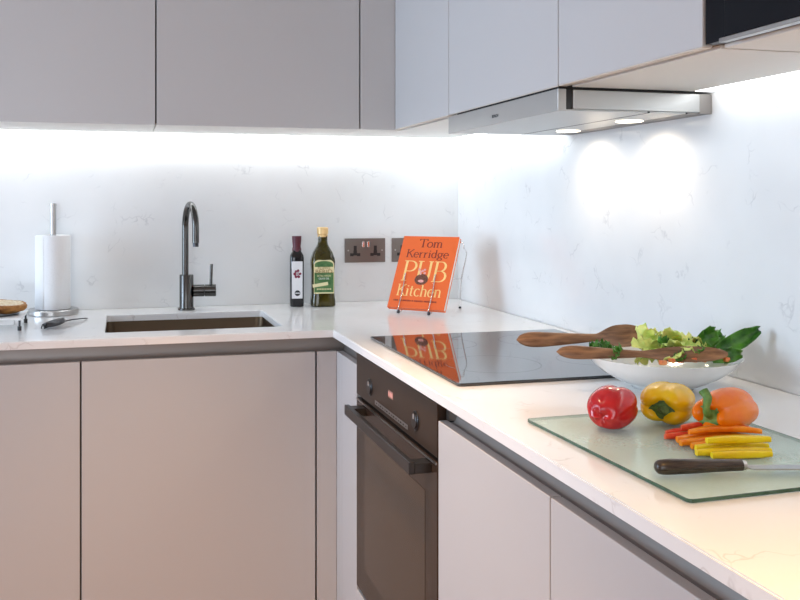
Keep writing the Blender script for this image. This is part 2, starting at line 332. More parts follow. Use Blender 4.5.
def fit(bm, w, h, x0, y0, z, extrude=0.0004, ncap=None):
    """scale flat lettering into a box w x h at (x0, y0) of the local xy plane (h is cap height when ncap)"""
    xs = [v.co.x for v in bm.verts]; ys = [v.co.y for v in bm.verts]
    ax, bx_ = min(xs), max(xs); ay, by = (0, ncap) if ncap else (min(ys), max(ys))
    for v in bm.verts: v.co = Vector((x0+(v.co.x-ax)/(bx_-ax)*w, y0+(v.co.y-ay)/(by-ay)*h, z))
    r = bmesh.ops.extrude_face_region(bm, geom=bm.faces[:])
    for v in [g for g in r['geom'] if isinstance(g, bmesh.types.BMVert)]: v.co.z += extrude
    bmesh.ops.recalc_face_normals(bm, faces=bm.faces[:])
    return bm
def font_text(s):
    c = bpy.data.curves.new('txt', 'FONT'); c.body = s; c.resolution_u = 3
    o = bpy.data.objects.new('txt', c); COL.objects.link(o)
    dg = bpy.context.evaluated_depsgraph_get(); dg.update()
    me = bpy.data.meshes.new_from_object(o.evaluated_get(dg)); bm = B(); bm.from_mesh(me)
    bpy.data.objects.remove(o); bpy.data.curves.remove(c); bpy.data.meshes.remove(me)
    return bm

# ------------------------------------------------------------------ setting
RX, RY = -3.8, -5.5
struct('floor', bx(RX-.1, .13, RY-.1, .13, -0.05, 0), M['floor'])
struct('ceiling', bx(RX-.1, .13, RY-.1, .13, 2.4, 2.5), M['ceiling'])
struct('wall_back', bx(RX-.1, .13, .012, .13, 0, 2.4), M['wall'])
struct('wall_right', bx(.012, .13, RY, .012, 0, 2.4), M['wall'])
def wall_with_hole(name, axis, c0, c1, a0, a1, h0, h1, z0, z1):
    b = B()
    def q(u0, u1, za, zb):
        if axis == 'x': add_box(b, c0, c1, u0, u1, za, zb)
        else: add_box(b, u0, u1, c0, c1, za, zb)
    q(a0, h0, 0, 2.4); q(h1, a1, 0, 2.4); q(h0, h1, 0, z0); q(h0, h1, z1, 2.4)
    struct(name, b, M['wall_far'])
wall_with_hole('wall_left', 'x', RX-.1, RX, RY, .012, -2.05, -.45, 0.65, 2.25)
wall_with_hole('wall_front', 'y', RY-.1, RY, RX-.1, .13, -3.45, -1.15, 0.5, 2.3)
def window(name, axis, c, h0, h1, z0, z1):
    b = B()
    def q(u0, u1, za, zb, d0=c-.04, d1=c+.04):
        if axis == 'x': add_box(b, d0, d1, u0, u1, za, zb)
        else: add_box(b, u0, u1, d0, d1, za, zb)
    f = .05
    q(h0, h0+f, z0, z1); q(h1-f, h1, z0, z1); q(h0+f, h1-f, z0, z0+f); q(h0+f, h1-f, z1-f, z1)
    mid = (h0+h1)/2; q(mid-.025, mid+.025, z0+f, z1-f)
    o = struct(name, b, M['white'])
    b = B()
    if axis == 'x': add_box(b, c-.005, c+.005, h0+f, h1-f, z0+f, z1-f)
    else: add_box(b, h0+f, h1-f, c-.005, c+.005, z0+f, z1-f)
    obj('pane', b, M['glass'], o)
window('window_1', 'x', RX-.05, -2.05, -.45, 0.65, 2.25)
window('window_2', 'y', RY-.05, -3.45, -1.15, 0.5, 2.3)

# splashback slabs of quartz standing on the worktop
YEND = -2.75
UZ = W+0.577                               # underside of the wall cabinets
b = bx(-2.3, 0.0, 0, .0110, W+.0002, UZ)
o = obj('splashback_panel', b, M['splash']); tag(o, 'white veined quartz splashback on the wall behind the sink and tap', 'splashback', 'quartz splashback slabs')
b = bx(0.0002, .0110, YEND, .0110, W+.0002, UZ)
o = obj('splashback_panel', b, M['splash']); tag(o, 'white veined quartz splashback on the right wall beside the hob and salad bowl', 'splashback', 'quartz splashback slabs')

# ------------------------------------------------------------------ L-shaped worktop with the sink cut-out
WF, WR = -0.6613, -0.6217
SX0, SX1, SY0, SY1 = -1.224, -0.741, -0.552, -0.172
def round_rect(x0, x1, y0, y1, r, n=6):
    out = []
    for cx, cy, a0 in ((x1-r, y1-r, 0), (x0+r, y1-r, 90), (x0+r, y0+r, 180), (x1-r, y0+r, 270)):
        for i in range(n+1):
            a = math.radians(a0+90*i/n); out.append((cx+r*math.cos(a), cy+r*math.sin(a)))
    return out
def build_worktop():
    bm = B()
    outer = [(0.0, 0.0), (-2.3, 0.0), (-2.3, WF), (WR, WF), (WR, YEND), (0.0, YEND)]
    hole = round_rect(SX0, SX1, SY0, SY1, 0.012, 4)
    vo = [bm.verts.new((x, y, W)) for x, y in outer]; vh = [bm.verts.new((x, y, W)) for x, y in hole]
    eds = [bm.edges.new((vo[i], vo[(i+1) % 6])) for i in range(6)] + [bm.edges.new((vh[i], vh[(i+1) % len(vh)])) for i in range(len(vh))]
    bmesh.ops.triangle_fill(bm, use_beauty=True, use_dissolve=True, edges=eds)
    for f in bm.faces:
        if f.normal.z < 0: f.normal_flip()
    r = bmesh.ops.extrude_face_region(bm, geom=bm.faces[:])
    for v in [g for g in r['geom'] if isinstance(g, bmesh.types.BMVert)]: v.co.z -= 0.0195
    bmesh.ops.recalc_face_normals(bm, faces=bm.faces[:])
    sharp = [e for e in bm.edges if len(e.link_faces) == 2 and abs(e.verts[0].co.z-W) < 1e-5 and abs(e.verts[1].co.z-W) < 1e-5 and e.calc_face_angle(0) > 1.2]
    bmesh.ops.bevel(bm, geom=sharp, offset=0.002, segments=2, affect='EDGES')
    return bm
o = obj('worktop', build_worktop(), M['worktop']); tag(o, 'continuous L-shaped white quartz worktop over the base cabinets', 'worktop')

# ------------------------------------------------------------------ wall cabinets
CT = 2.2; BF, RF = -0.3636, -0.3518        # front faces of the back and right runs
DT = 0.018
def wall_cab_back(x0, x1, label, doors=1):
    t = thing('wall_cabinet', label, 'cabinet', (x0, BF, UZ), group='handleless wall cabinets')
    obj('body', bx(x0+.001, x1-.001, BF+DT+.001, 0.0115, UZ+.006, CT), M['carcass'], t)
    obj('underside_panel', bx(x0+.001, x1-.001, BF+DT+.006, -0.047, UZ, UZ+.0055), M['under'], t)
    obj('door', bx(x0+.0022, x1-.0022, BF, BF+DT, UZ, CT, bev=.0012), M['door'], t)
def wall_cab_right(y0, y1, label, under=True, x_in=-.047, x_front=RF+DT+.013):
    t = thing('wall_cabinet', label, 'cabinet', (RF, y1, UZ), group='handleless wall cabinets')
    obj('body', bx(RF+DT+.001, 0.0115, y0+.001, y1-.001, UZ+.006, CT), M['brown'], t)
    if under: obj('underside_panel', bx(x_front, x_in, y0+.001, y1-.001, UZ, UZ+.0055), M['under'], t)
    d = obj('door', bx(RF, RF+DT, y0+.0018, y1-.0018, UZ+.002, CT, bev=.0012), M['door'], t)
    obj('edge_band', bx(RF+.001, RF+DT-.001, y0+.003, y1-.003, UZ+.0003, UZ+.0019), M['door_edge'], d)
wall_cab_back(-1.7007, -1.0832, 'pale grey wall cabinet above the kitchen paper, leftmost of the back wall')
wall_cab_back(-1.0832, -0.4657, 'pale grey wall cabinet above the tap and the bottles')
t = thing('corner_wall_cabinet', 'blind corner wall cabinet with narrow grey filler and bluish grey right-hand door', 'cabinet', (-.4657, BF, UZ), group='handleless wall cabinets')
obj('filler_panel', bx(-.4635, RF, BF, BF+DT, UZ, CT, bev=.001), M['door'], t)
obj('body', bx(-.4647, 0.0115, BF+DT+.001, 0.0115, UZ+.006, CT), M['brown'], t)
obj('side_body', bx(RF+DT+.001, 0.0115, -.8335, BF+DT+.0005, UZ+.006, CT), M['brown'], t)
b = B(); add_box(b, -.4647, -.047, BF+DT+.006, -.047, UZ, UZ+.0055); add_box(b, RF+DT+.013, -.047, -.8335, BF+DT+.0055, UZ, UZ+.0055)
obj('underside_panel', b, M['under'], t)
d = obj('door', bx(RF, RF+DT, -.8327, BF-.001, UZ+.002, CT, bev=.0012), M['door'], t)
obj('edge_band', bx(RF+.001, RF+DT-.001, -.831, BF-.003, UZ+.0003, UZ+.0019), M['door_edge'], d)
wall_cab_right(-1.4401, -.8345, 'pale bluish grey wall cabinet directly above the extractor hood', under=False)
wall_cab_right(-1.8917, -1.4401, 'pale bluish grey wall cabinet between the hood cabinet and the black glass unit')

# black glass fronted built-in appliance on the right run
t = thing('black_glass_unit', 'black glass fronted built-in unit with silver bottom trim at upper right', 'built-in appliance', (RF, -1.8917, UZ))
obj('body', bx(RF+DT+.001, 0.0115, YEND, -1.8927, UZ+.006, CT), M['carcass'], t)
obj('underside_panel', bx(RF+DT+.013, -.047, YEND, -1.9, UZ, UZ+.0055), M['under'], t)
obj('filler_strip', bx(RF+.002, RF+DT, -1.938, -1.8955, UZ+.004, CT), M['blackglass'], t)
obj('glass_front', bx(RF-.001, RF+DT, YEND, -1.941, UZ+.0078, CT, bev=.001), M['blackglass'], t)
obj('bottom_trim', bx(RF-.002, RF+.012, YEND, -1.930, UZ+.001, UZ+.0070, bev=.001), M['steel'], t)

# LED light bars let into the undersides, next to the splashback
def led(x0, x1, y0, y1, label):
    t = thing('light_strip', label, 'light strip', ((x0+x1)/2, (y0+y1)/2, UZ), group='LED strips under the wall cabinets')
    obj('profile', bx(x0, x1, y0, y1, UZ+.0025, UZ+.0058), M['steel'], t)
    obj('diffuser', bx(x0+.002, x1-.002, y0+.002, y1-.002, UZ-.0005, UZ+.0022), M['led'], t)
led(-1.70, -.046, -.0455, -.002, 'glowing white LED strip under the wall cabinets above the sink')
led(-.0455, -.002, -.833, -.002, 'glowing LED strip in the corner, left of the extractor hood')
led(-.0455, -.002, YEND, -1.4415, 'glowing LED strip along the right wall, right of the extractor hood')

# ------------------------------------------------------------------ extractor hood
H0, H1 = W+.530, W+.5738
t = thing('extractor_hood', 'slim pull-out steel extractor hood with lit underside above the hob', 'extractor hood', (-.17, -1.14, H0))
obj('front_bar', bx(RF, RF+.018, -1.4401, -.8345, H0-.001, H1-.001, bev=.0008), M['hoodsteel'], t)
obj('bar_gap_shade', bx(RF+.003, -.040, -1.4390, -.8900, H1-.0018, UZ+.0015), M['dark_gap'], t)  # black block giving the open gap above the bar its shade
obj('black_gap', bx(RF+.0185, RF+.033, -1.436, -.838, H0+.003, H1-.002), M['black'], t)
b = bx(RF+.0335, -.030, -1.4401, -.8345, H0+.004, H1-.002, bev=.001)
body = obj('body', b, M['hoodsteel'], t)
obj('rear_spacer', bx(-.0295, -.0005, -1.439, -.836, H0+.002, H1-.002), M['gola'], t)
obj('filter_panel', bx(RF+.021, -.149, -1.436, -.839, H0+.0005, H0+.0038, bev=.0008), M['hoodsteel'], body)
obj('lamp_panel', bx(-.144, -.060, -1.436, -.839, H0+.0002, H0+.0038, bev=.0008), M['hoodsteel'], body)
obj('panel_gap_shade', bx(-.1488, -.1442, -1.436, -.839, H0+.0006, H0+.0038), M['dark_gap'], body)  # black strips paint the shade between the underside panels
obj('panel_gap_shade', bx(-.0598, -.0562, -1.436, -.839, H0+.0006, H0+.0038), M['dark_gap'], body)
obj('rear_flange', bx(-.056, -.031, -1.436, -.839, H0+.0012, H0+.0038), M['gola'], body)
for yy in (-1.27, -0.99):
    b = B(); add_lathe(b, [(0, 0), (.028, 0), (.030, .001), (.030, .0022), (0, .0022)], 32, mtx=Matrix.Translation((-.088, yy, H0-.0022)))
    obj('lamp_lens', b, M['warm_lens'], body, True, auto=30)
    l = bpy.data.lights.new('hood_lamp', 'SPOT'); l.energy = 1.9; l.color = (1.0, .80, .58); l.spot_size = 2.95; l.spot_blend = 1.0; l.shadow_soft_size = .02
    o = bpy.data.objects.new('hood_lamp', l); COL.objects.link(o); o.location = (-.066, yy, H0-.008)
# maker's lettering on the bar, facing the room
b = fit(font_text('BOSCH'), .034, .007, 0, 0, 0, .0003)
b.transform(Matrix.Translation((RF-.0003, -1.120, H0+.014)) @ Matrix(((0, 0, -1, 0), (-1, 0, 0, 0), (0, 1, 0, 0), (0, 0, 0, 1))))
obj('lettering', b, M['ink_black'], t)

# ------------------------------------------------------------------ base cabinets
DB, DR = -0.6484, -0.6088                  # door faces
DTOP = W-.0597; DBOT = .11
def carcass(x0, x1, y0, y1, opening, top=DTOP-.012, bot=DBOT, th=.015):
    """five boards, open on one side: 'y' open towards -y, 'x' open towards -x"""
    b = B()
    add_box(b, x0, x1, y0, y1, bot, bot+th)
    if opening == 'y':
        add_box(b, x0, x0+th, y0, y1, bot+th, top); add_box(b, x1-th, x1, y0, y1, bot+th, top)
        add_box(b, x0+th, x1-th, y1-th, y1, bot+th, top)
    else:
        add_box(b, x0, x1, y0, y0+th, bot+th, top); add_box(b, x0, x1, y1-th, y1, bot+th, top)
        add_box(b, x1-th, x1, y0+th, y1-th, bot+th, top)
    return b
def base_back(x0, x1, label):
    t = thing('base_cabinet', label, 'cabinet', (x0, DB, 0), group='handleless base cabinets')
    obj('body', carcass(x0+.001, x1-.001, DB+DT+.001, -.02, 'y'), M['carcass'], t)
    obj('door', bx(x0+.0022, x1-.0022, DB, DB+DT, DBOT, DTOP, bev=.0012), M['door'], t)
    obj('plinth', bx(x0+.001, x1-.001, DB+.06, DB+.075, 0.001, DBOT-.001), M['door'], t)
def base_right(y0, y1, label):
    t = thing('base_cabinet', label, 'cabinet', (DR, y1, 0), group='handleless base cabinets')
    obj('body', carcass(DR+DT+.001, -.02, y0+.001, y1-.001, 'x'), M['carcass'], t)
    obj('door', bx(DR, DR+DT, y0+.0018, y1-.0018, DBOT, DTOP, bev=.0012), M['door'], t)
    obj('plinth', bx(DR+.06, DR+.075, y0+.001, y1-.001, 0.001, DBOT-.001), M['door'], t)
base_back(-1.8973, -1.2816, 'grey base cabinet below the kitchen paper, leftmost under the worktop')
base_back(-1.2816, -.6666, 'wide pinkish grey base cabinet under the sink')
t = thing('corner_base_cabinet', 'corner base cabinet with a front filler and two narrow side panels left of the oven', 'cabinet', (-.6666, DB, 0), group='handleless base cabinets')
obj('filler_panel', bx(-.6636, DR, DB, DB+DT, DBOT, DTOP, bev=.001), M['door'], t)
obj('side_filler', bx(DR, DR+DT, -.7095, DB-.0005, DBOT, DTOP, bev=.001), M['door'], t)
obj('narrow_door', bx(DR, DR+DT, -.8640, -.7105, DBOT, DTOP, bev=.001), M['door'], t)
obj('body', carcass(-.6646, -.02, -.8640, -.02, 'x', top=DTOP-.012) if False else bx(DR+DT+.001, -.02, -.8640, DB+DT+.001, DBOT, DTOP-.012), M['carcass'], t)
obj('plinth', bx(DR+.06, DR+.075, -.8640, DB+.06, .001, DBOT-.001), M['door'], t)
base_right(-1.9087, -1.4583, 'pale bluish grey base cabinet right of the oven, below the chopping board')
base_right(-2.5300, -1.9087, 'base cabinet nearest the viewer at lower right, warmly lit')

# recessed grip channels above the doors
def channel_profile(front, d=.032):
    # (depth behind the door face, height): rounded recess, then a flange meeting the door
    return [(.0185, -.0600), (.0240, -.0600), (.0275, -.0575), (.0300, -.0520), (d, -.0440), (d, -.0200), (d+.003, -.0200), (d+.003, -.0455), (.0315, -.0560), (.0265, -.0625), (.0185, -.0630)]
def channel(run, a0, a1):
    b = B(); pr = channel_profile(0)
    P = [((DB+d, W+z) if run == 'back' else (DR+d, W+z)) for d, z in pr]
    t = bmesh.new()
    def mk(a): return [t.verts.new((a, p[0], p[1]) if run == 'back' else (p[0], a, p[1])) for p in P]
    A, Z = mk(a0), mk(a1); n = len(P)
    for i in range(n): t.faces.new((A[i], A[(i+1) % n], Z[(i+1) % n], Z[i]))
    t.faces.new(A); t.faces.new(Z[::-1]); bmesh.ops.recalc_face_normals(t, faces=t.faces[:]); merge(b, t); return b
t = thing('handle_channel', 'grey metal grip channel under the worktop edge along the sink cabinets', 'handle channel', (-1.2, DB, W-.06), group='metal grip channels')
obj('profile', channel('back', -1.897, DR+.0310), M['gola'], t, True, auto=35)
t = thing('handle_channel', 'short bluish metal grip channel between the corner and the oven', 'handle channel', (DR, -.75, W-.06), group='metal grip channels')
obj('profile', channel('right', -.852, DB+.031), M['gola'], t, True, auto=35)
obj('end_cap', bx(DR+.02, DR+.032, -.8640, -.8525, W-.06, W-.0205), M['dark_gap'], t)
t = thing('handle_channel', 'long metal grip channel under the worktop edge right of the oven', 'handle channel', (DR, -1.7, W-.06), group='metal grip channels')
obj('profile', channel('right', YEND+.02, -1.476), M['gola'], t, True, auto=35)
obj('end_cap', bx(DR+.016, DR+.034, -1.4755, -1.4605, W-.058, W-.0205), M['socket'], t)

# ------------------------------------------------------------------ built-in oven
OY0, OY1 = -1.4570, -.8666
t = thing('built_in_oven', 'brown glass built-in oven with black bar handle under the hob', 'oven', (DR, -1.16, W-.62))
obj('casing', bx(DR+.0225, -.05, OY0+.006, OY1-.006, W-.62, W-.0300), M['dark_gap'], t)
obj('top_gap', bx(DR+.012, DR+.03, OY0+.001, OY1-.001, W-.0285, W-.0205), M['dark_gap'], t)
cp = obj('control_panel', bx(DR-.001, DR+.0215, OY0, OY1, W-.131, W-.0292, bev=.001), M['ovenpanel'], t)
obj('door_slot', bx(DR+.012, DR+.022, OY0+.001, OY1-.001, W-.1398, W-.1315), M['dark_gap'], t)
dr = obj('door', bx(DR-.001, DR+.0215, OY0, OY1, W-.612, W-.1402, bev=.0012), M['ovenglass'], t)
obj('window', bx(DR-.0016, DR-.0011, -1.388, -.945, W-.545, W-.212), M['ovenwin'], dr)
obj('door_trim', bx(DR-.0035, DR-.0011, OY0+.002, OY1-.002, W-.1442, W-.1402), M['steel'], dr)
hz0, hz1 = W-.1690, W-.1450
hd = bx(DR-.0460, DR-.0340, -1.424, -.920, hz0, hz1, bev=.0015)
for ya, yb in ((-1.424, -1.388), (-.956, -.920)): add_box(hd, DR-.0345, DR-.0012, ya, yb, hz0+.001, hz1-.004, bev=.001)
obj('handle', hd, M['black'], dr)
RXM = lambda x, y, z: Matrix.Translation((x, y, z)) @ Matrix(((0, 0, -1, 0), (-1, 0, 0, 0), (0, 1, 0, 0), (0, 0, 0, 1)))
for yy in (-.993, -1.330):
    b = B(); add_lathe(b, [(0, .0), (.021, .0), (.021, .0008), (.0185, .0010), (.0180, .0002), (.0165, .0002), (.016, .0040), (.015, .0048), (0, .0048)], 36, mtx=RXM(DR-.0012, yy, W-.0905))
    k = obj('knob', b, M['black'], cp, True, auto=35)
    kb = B(); add_lathe(kb, [(.0182, .0012), (.0192, .0026), (.0202, .0012)], 36, mtx=RXM(DR-.0012, yy, W-.0905))
    obj('knob_ring', kb, M['graphite'], k, True)
    kb = bx(DR-.0064, DR-.0060, yy-.0012, yy+.0012, W-.0865, W-.0765); obj('pointer', kb, M['label_white'], k)
b = bx(DR-.0016, DR-.0011, -1.178, -1.142, W-.082, W-.0660); obj('display', b, M['display'], cp)
b = B()
for i in range(3): add_box(b, DR-.0019, DR-.0017, -1.174+i*.011, -1.167+i*.011, W-.079, W-.069)
obj('display_digits', b, M['pink'], cp)
b = bx(DR-.0018, DR-.0011, -1.280, -1.036, W-.1215, W-.1115, bev=.0003); obj('label_strip', b, M['steel'], cp)
b = B()
for i in range(14): add_box(b, DR-.0021, DR-.0018, -1.272+i*.0168, -1.272+i*.0168+.004+.005*(i % 3)/2, W-.1180, W-.1150)
obj('strip_marks', b, M['ink_black'], cp)
obj('kick_panel', bx(DR, DR+DT, OY0-.0005, OY1+.0, DBOT, W-.6135-.01, bev=.001), M['door'], t)
obj('plinth', bx(DR+.06, DR+.075, OY0, OY1, .001, DBOT-.001), M['door'], t)

# ------------------------------------------------------------------ hob
t = thing('ceramic_hob', 'black ceramic glass hob let onto the white worktop under the hood', 'hob', (-.305, -1.148, W))
b = B(); add_prism(b, round_rect(-.567, -.045, -1.4555, -.838, .006, 4), W+.0003, W+.0063, bev=.0012)
hb = obj('glass_top', b, M['hob'], t, True, auto=30)
b = B()
for cx_, cy_, r_ in ((-.19, -1.0, .085), (-.19, -1.28, .072), (-.42, -1.0, .072), (-.42, -1.28, .10)):
    add_lathe(b, [(r_, W+.00635), (r_+.0009, W+.00642), (r_+.0018, W+.00635)], 64, mtx=Matrix.Translation((cx_, cy_, 0)))
obj('zone_rings', b, mat('faint_zone_print', (0.016, 0.017, 0.02), 0.06), t)

# ------------------------------------------------------------------ sink, tap
t = thing('undermount_sink', 'undermount brushed steel sink bowl below the cut-out in the worktop', 'sink', (-.98, -.36, W-.02))
def sink_bm():
    b = B(); z1 = W-.0202; z0 = W-.19
    t_ = bmesh.new()
    o1 = round_rect(SX0-.025, SX1+.025, SY0-.025, SY1+.025, .03, 6)
    r1 = round_rect(SX0-.004, SX1+.004, SY0-.004, SY1+.004, .025, 6)
    r2 = round_rect(SX0+.004, SX1-.004, SY0+.004, SY1-.004, .035, 6)
    r3 = round_rect(SX0+.03, SX1-.03, SY0+.03, SY1-.03, .04, 6)
    L = [[t_.verts.new((p[0], p[1], z)) for p in r] for r, z in ((o1, z1), (r1, z1), (r2, z0+.02), (r3, z0))]
    n = len(o1)
    for a, c in zip(L, L[1:]):
        for i in range(n): t_.faces.new((a[i], a[(i+1) % n], c[(i+1) % n], c[i]))
    t_.faces.new(L[-1]); bmesh.ops.recalc_face_normals(t_, faces=t_.faces[:])
    for f in t_.faces: 
        pass
    merge(b, t_); return b
sk = obj('bowl', sink_bm(), M['sink'], t, True, auto=50)
mod = sk.modifiers.new('thickness', 'SOLIDIFY'); mod.thickness = .0012; mod.offset = 1
b = B(); add_lathe(b, [(0, .003), (.030, .003), (.040, .0015), (.042, 0.0002)], 32, mtx=Matrix.Translation((-.98, -.30, W-.19+.0015)))
obj('drain', b, M['steel'], t, True)

tx, ty = -.976, -.088
t = thing('kitchen_tap', 'gunmetal swan-neck kitchen tap with side lever behind the sink', 'tap', (tx, ty, W))
b = B(); add_lathe(b, [(0, .0003), (.0275, .0003), (.0275, .006), (.0235, .0075), (.0225, .012), (.0225, .112), (.021, .1145), (0, .1145)], 40, mtx=Matrix.Translation((tx, ty, W)))
obj('body', b, M['gun'], t, True, auto=35)
path = [(tx-.004, ty, W+.114), (tx-.004, ty, W+.20), (tx-.004, ty, W+.265)]
for i in range(1, 13):
    a = PI*i/12; r_ = .077
    path.append((tx-.004+.021*(1-math.cos(a))/2, ty-.154*(1-math.cos(a))/2, W+.265+r_*math.sin(a)))
path += [(tx+.017, ty-.154, W+.245), (tx+.017, ty-.154, W+.224)]
b = B(); add_tube(b, smooth_path(path, 4), .0105, 20); obj('spout', b, M['gun'], t, True, auto=50)
b = B(); cyl(b, (tx+.017, ty-.154, W+.2235), (tx+.017, ty-.154, W+.212), .0092); obj('nozzle', b, M['graphite'], t, True, auto=35)
hp = B(); cyl(hp, (tx+.0222, ty-.004, W+.062), (tx+.056, ty-.006, W+.062), .0195, 32)
hb_ = obj('lever_housing', hp, M['gun'], t, True, auto=35)
hp = B(); cyl(hp, (tx+.0585, ty-.006, W+.062), (tx+.094, ty-.009, W+.062), .0195, 32); obj('lever_collar', hp, M['gun'], t, True, auto=35)
hp = B(); cyl(hp, (tx+.0561, ty-.006, W+.062), (tx+.0584, ty-.006, W+.062), .0165, 32); obj('collar_gap', hp, M['black'], t, True, auto=35)
hp = B(); cyl(hp, (tx+.078, ty-.008, W+.079), (tx+.080, ty-.008, W+.148), .0048, 16); obj('lever', hp, M['gun'], t, True, auto=35)

# ------------------------------------------------------------------ sockets
def socket(x0, label):
    x1 = x0+.1475; z0, z1 = W+.138, W+.2228
    t = thing('double_socket', label, 'power socket', (x0, 0, z0), group='double power sockets')
    obj('faceplate', bx(x0, x1, -.0060, -.0003, z0, z1, bev=.001), M['socket'], t)
    for cx_ in (x0+.037, x0+.1105):
        b = B()
        add_box(b, cx_-.0055, cx_+.0055, -.0068, -.0062, z0+.041, z0+.059)
        add_box(b, cx_-.0185, cx_-.0065, -.0068, -.0062, z0+.0225, z0+.0330)
        add_box(b, cx_+.0065, cx_+.0185, -.0068, -.0062, z0+.0225, z0+.0330)
        add_box(b, cx_-.0066, cx_+.0066, -.0067, -.0063, z0+.0250, z0+.0420)
        obj('plug_inlet', b, M['black'], t)
    for cx_ in (x0+.066, x0+.0845):
        o = obj('switch', bx(cx_-.0042, cx_+.0042, -.0100, -.0062, z0+.054, z0+.074, bev=.001), M['chrome'], t)
    for cx_ in (x0+.012, x0+.1355):
        b = B(); cyl(b, (cx_, -.0062, z0+.0425), (cx_, -.0066, z0+.0425), .0028, 14); obj('screw', b, M['steel'], t)
socket(-.4240, 'pewter double power socket on the back wall, fully visible left of the cookbook')
socket(-.2515, 'pewter double power socket mostly hidden behind the orange cookbook')

# ------------------------------------------------------------------ bottles
bx0, by0 = -.6105, -.082
t = thing('vinegar_bottle', 'slim dark bottle with maroon capsule and white label, left of the oil', 'bottle', (bx0, by0, W+.0003))
b = B(); add_lathe(b, [(0, .0), (.021, .0), (.0232, .003), (.0232, .163), (.0215, .173), (.0150, .184), (.0115, .192), (.0112, .2), (0, .2)], 40, square=5); obj('glass', b, M['winebottle'], t, True, True, 50)
b = B(); add_lathe(b, [(.0155, .184), (.0155, .192), (.0135, .200), (.0150, .215), (.0158, .230), (.0158, .236), (0, .2365)], 32); obj('capsule', b, M['maroon'], t, True, True, 40)
def label_on(name, w, z0, z1, y, m, parent, th=.0006, mtx=None):
    b = bx(-w/2, w/2, y-th, y, z0, z1, bev=.0002)
    if mtx: b.transform(mtx)
    return obj(name, b, m, parent, local=True)
lb = label_on('label', .036, .028, .152, -.0234, M['label_white'], t)
def ink(parent, s, w, h, xc, z, y, m, name='lettering', serif=False):
    b = serif_text(s)[0] if serif else font_text(s)
    fit(b, w, h, -w/2, 0, 0, .0003)
    b.transform(Matrix.Translation((xc, y, z)) @ Matrix.Rotation(PI/2, 4, 'X'))
    return obj(name, b, m, parent, local=True)
b = B()
for i, (px, pz, r_) in enumerate(((-.004, .118, .0045), (.003, .121, .0045), (-.0075, .110, .0055), (.001, .110, .0060), (.009, .111, .0050), (-.004, .101, .0050), (.005, .101, .0050))):
    cyl(b, (px, -.0241, pz), (px, -.0245, pz), r_, 14)
obj('grape_emblem', b, M['ink_red'], lb, local=True)
ink(lb, 'BC', .014, .012, .004, .104, -.0246, M['label_white'])
b = B(); cyl(b, (.001, -.0241, .046), (.001, -.0245, .046), .0095, 24); obj('round_stamp', b, M['ink_black'], lb, local=True)
b = bx(-.007, .009, -.0249, -.0246, .0445, .0475); obj('stamp_bar', b, M['label_white'], lb, local=True)
t.rotation_euler = (0, 0, -.12)

ox, oy = -.5235, -.092
t = thing('olive_oil_bottle', 'olive oil bottle with green and cream label and gold cap', 'bottle', (ox, oy, W+.0003))
prof = [(0, 0), (.036, 0), (.0395, .003), (.0395, .020), (.0375, .030), (.0365, .045), (.0365, .120), (.0385, .140), (.0385, .152), (.0365, .163), (.0300, .182), (.0215, .197), (.0165, .208), (.0148, .218), (.0145, .236), (0, .236)]
b = B(); add_lathe(b, prof, 48, square=4.5); b.transform(Matrix.Diagonal((1.05, 1, 1, 1))); obj('glass', b, M['oilglass'], t, True, True, 50)
b = B(); add_lathe(b, [(.0150, .232), (.0175, .2325), (.0175, .240), (.0155, .241), (.0190, .243), (.0195, .262), (.0165, .2655), (0, .2655)], 32); obj('cap', b, M['gold'], t, True, True, 35)
pts = [(-.034, .045), (.034, .045), (.034, .142)] + [(.034*math.cos(a), .142+.014*math.sin(a)+.004*math.sin(2*a)**2) for a in [PI*i/14 for i in range(1, 14)]] + [(-.034, .142)]
RX90 = Matrix.Rotation(PI/2, 4, 'X')
b = B(); add_prism(b, pts, 0, .0006, mtx=Matrix.Translation((0, -.0386, 0)) @ RX90); lb = obj('label', b, M['label_cream'], t, local=True)
b = bx(-.032, .032, -.0396, -.0393, .049, .115); obj('green_field', b, M['label_green'], lb, local=True)
pts2 = [(-.031, .134), (.031, .134), (.031, .142)] + [(.031*math.cos(a), .142+.0115*math.sin(a)) for a in [PI*i/14 for i in range(1, 14)]] + [(-.031, .142)]
b = B(); add_prism(b, pts2, 0, .0003, mtx=Matrix.Translation((0, -.0393, 0)) @ RX90); obj('green_arch', b, M['label_green'], lb, local=True)
ink(lb, 'FILIPPO', .040, .0085, 0, .1255, -.0394, M['ink_gold'])
ink(lb, 'BERIO', .056, .0125, 0, .1120+.0005, -.0398, M['ink_gold'])
ink(lb, 'EXTRA VIRGIN', .046, .0062, 0, .1010, -.0398, M['label_cream'])
ink(lb, 'OLIVE OIL', .036, .0062, 0, .0920, -.0398, M['label_white'])
b = bx(-.026, .026, -.0400, -.0397, .070, .081); b.transform(Matrix.Translation((0, 0, .0)) @ Matrix.Rotation(-.16, 4, 'Y')); obj('ribbon', b, M['label_cream'], lb, local=True)
b = B()
for i in range(9): add_box(b, -.024+i*.0055, -.0205+i*.0055, -.0400, -.0397, .0575, .0620)
obj('small_print', b, M['label_cream'], lb, local=True)
t.rotation_euler = (0, 0, -.10)

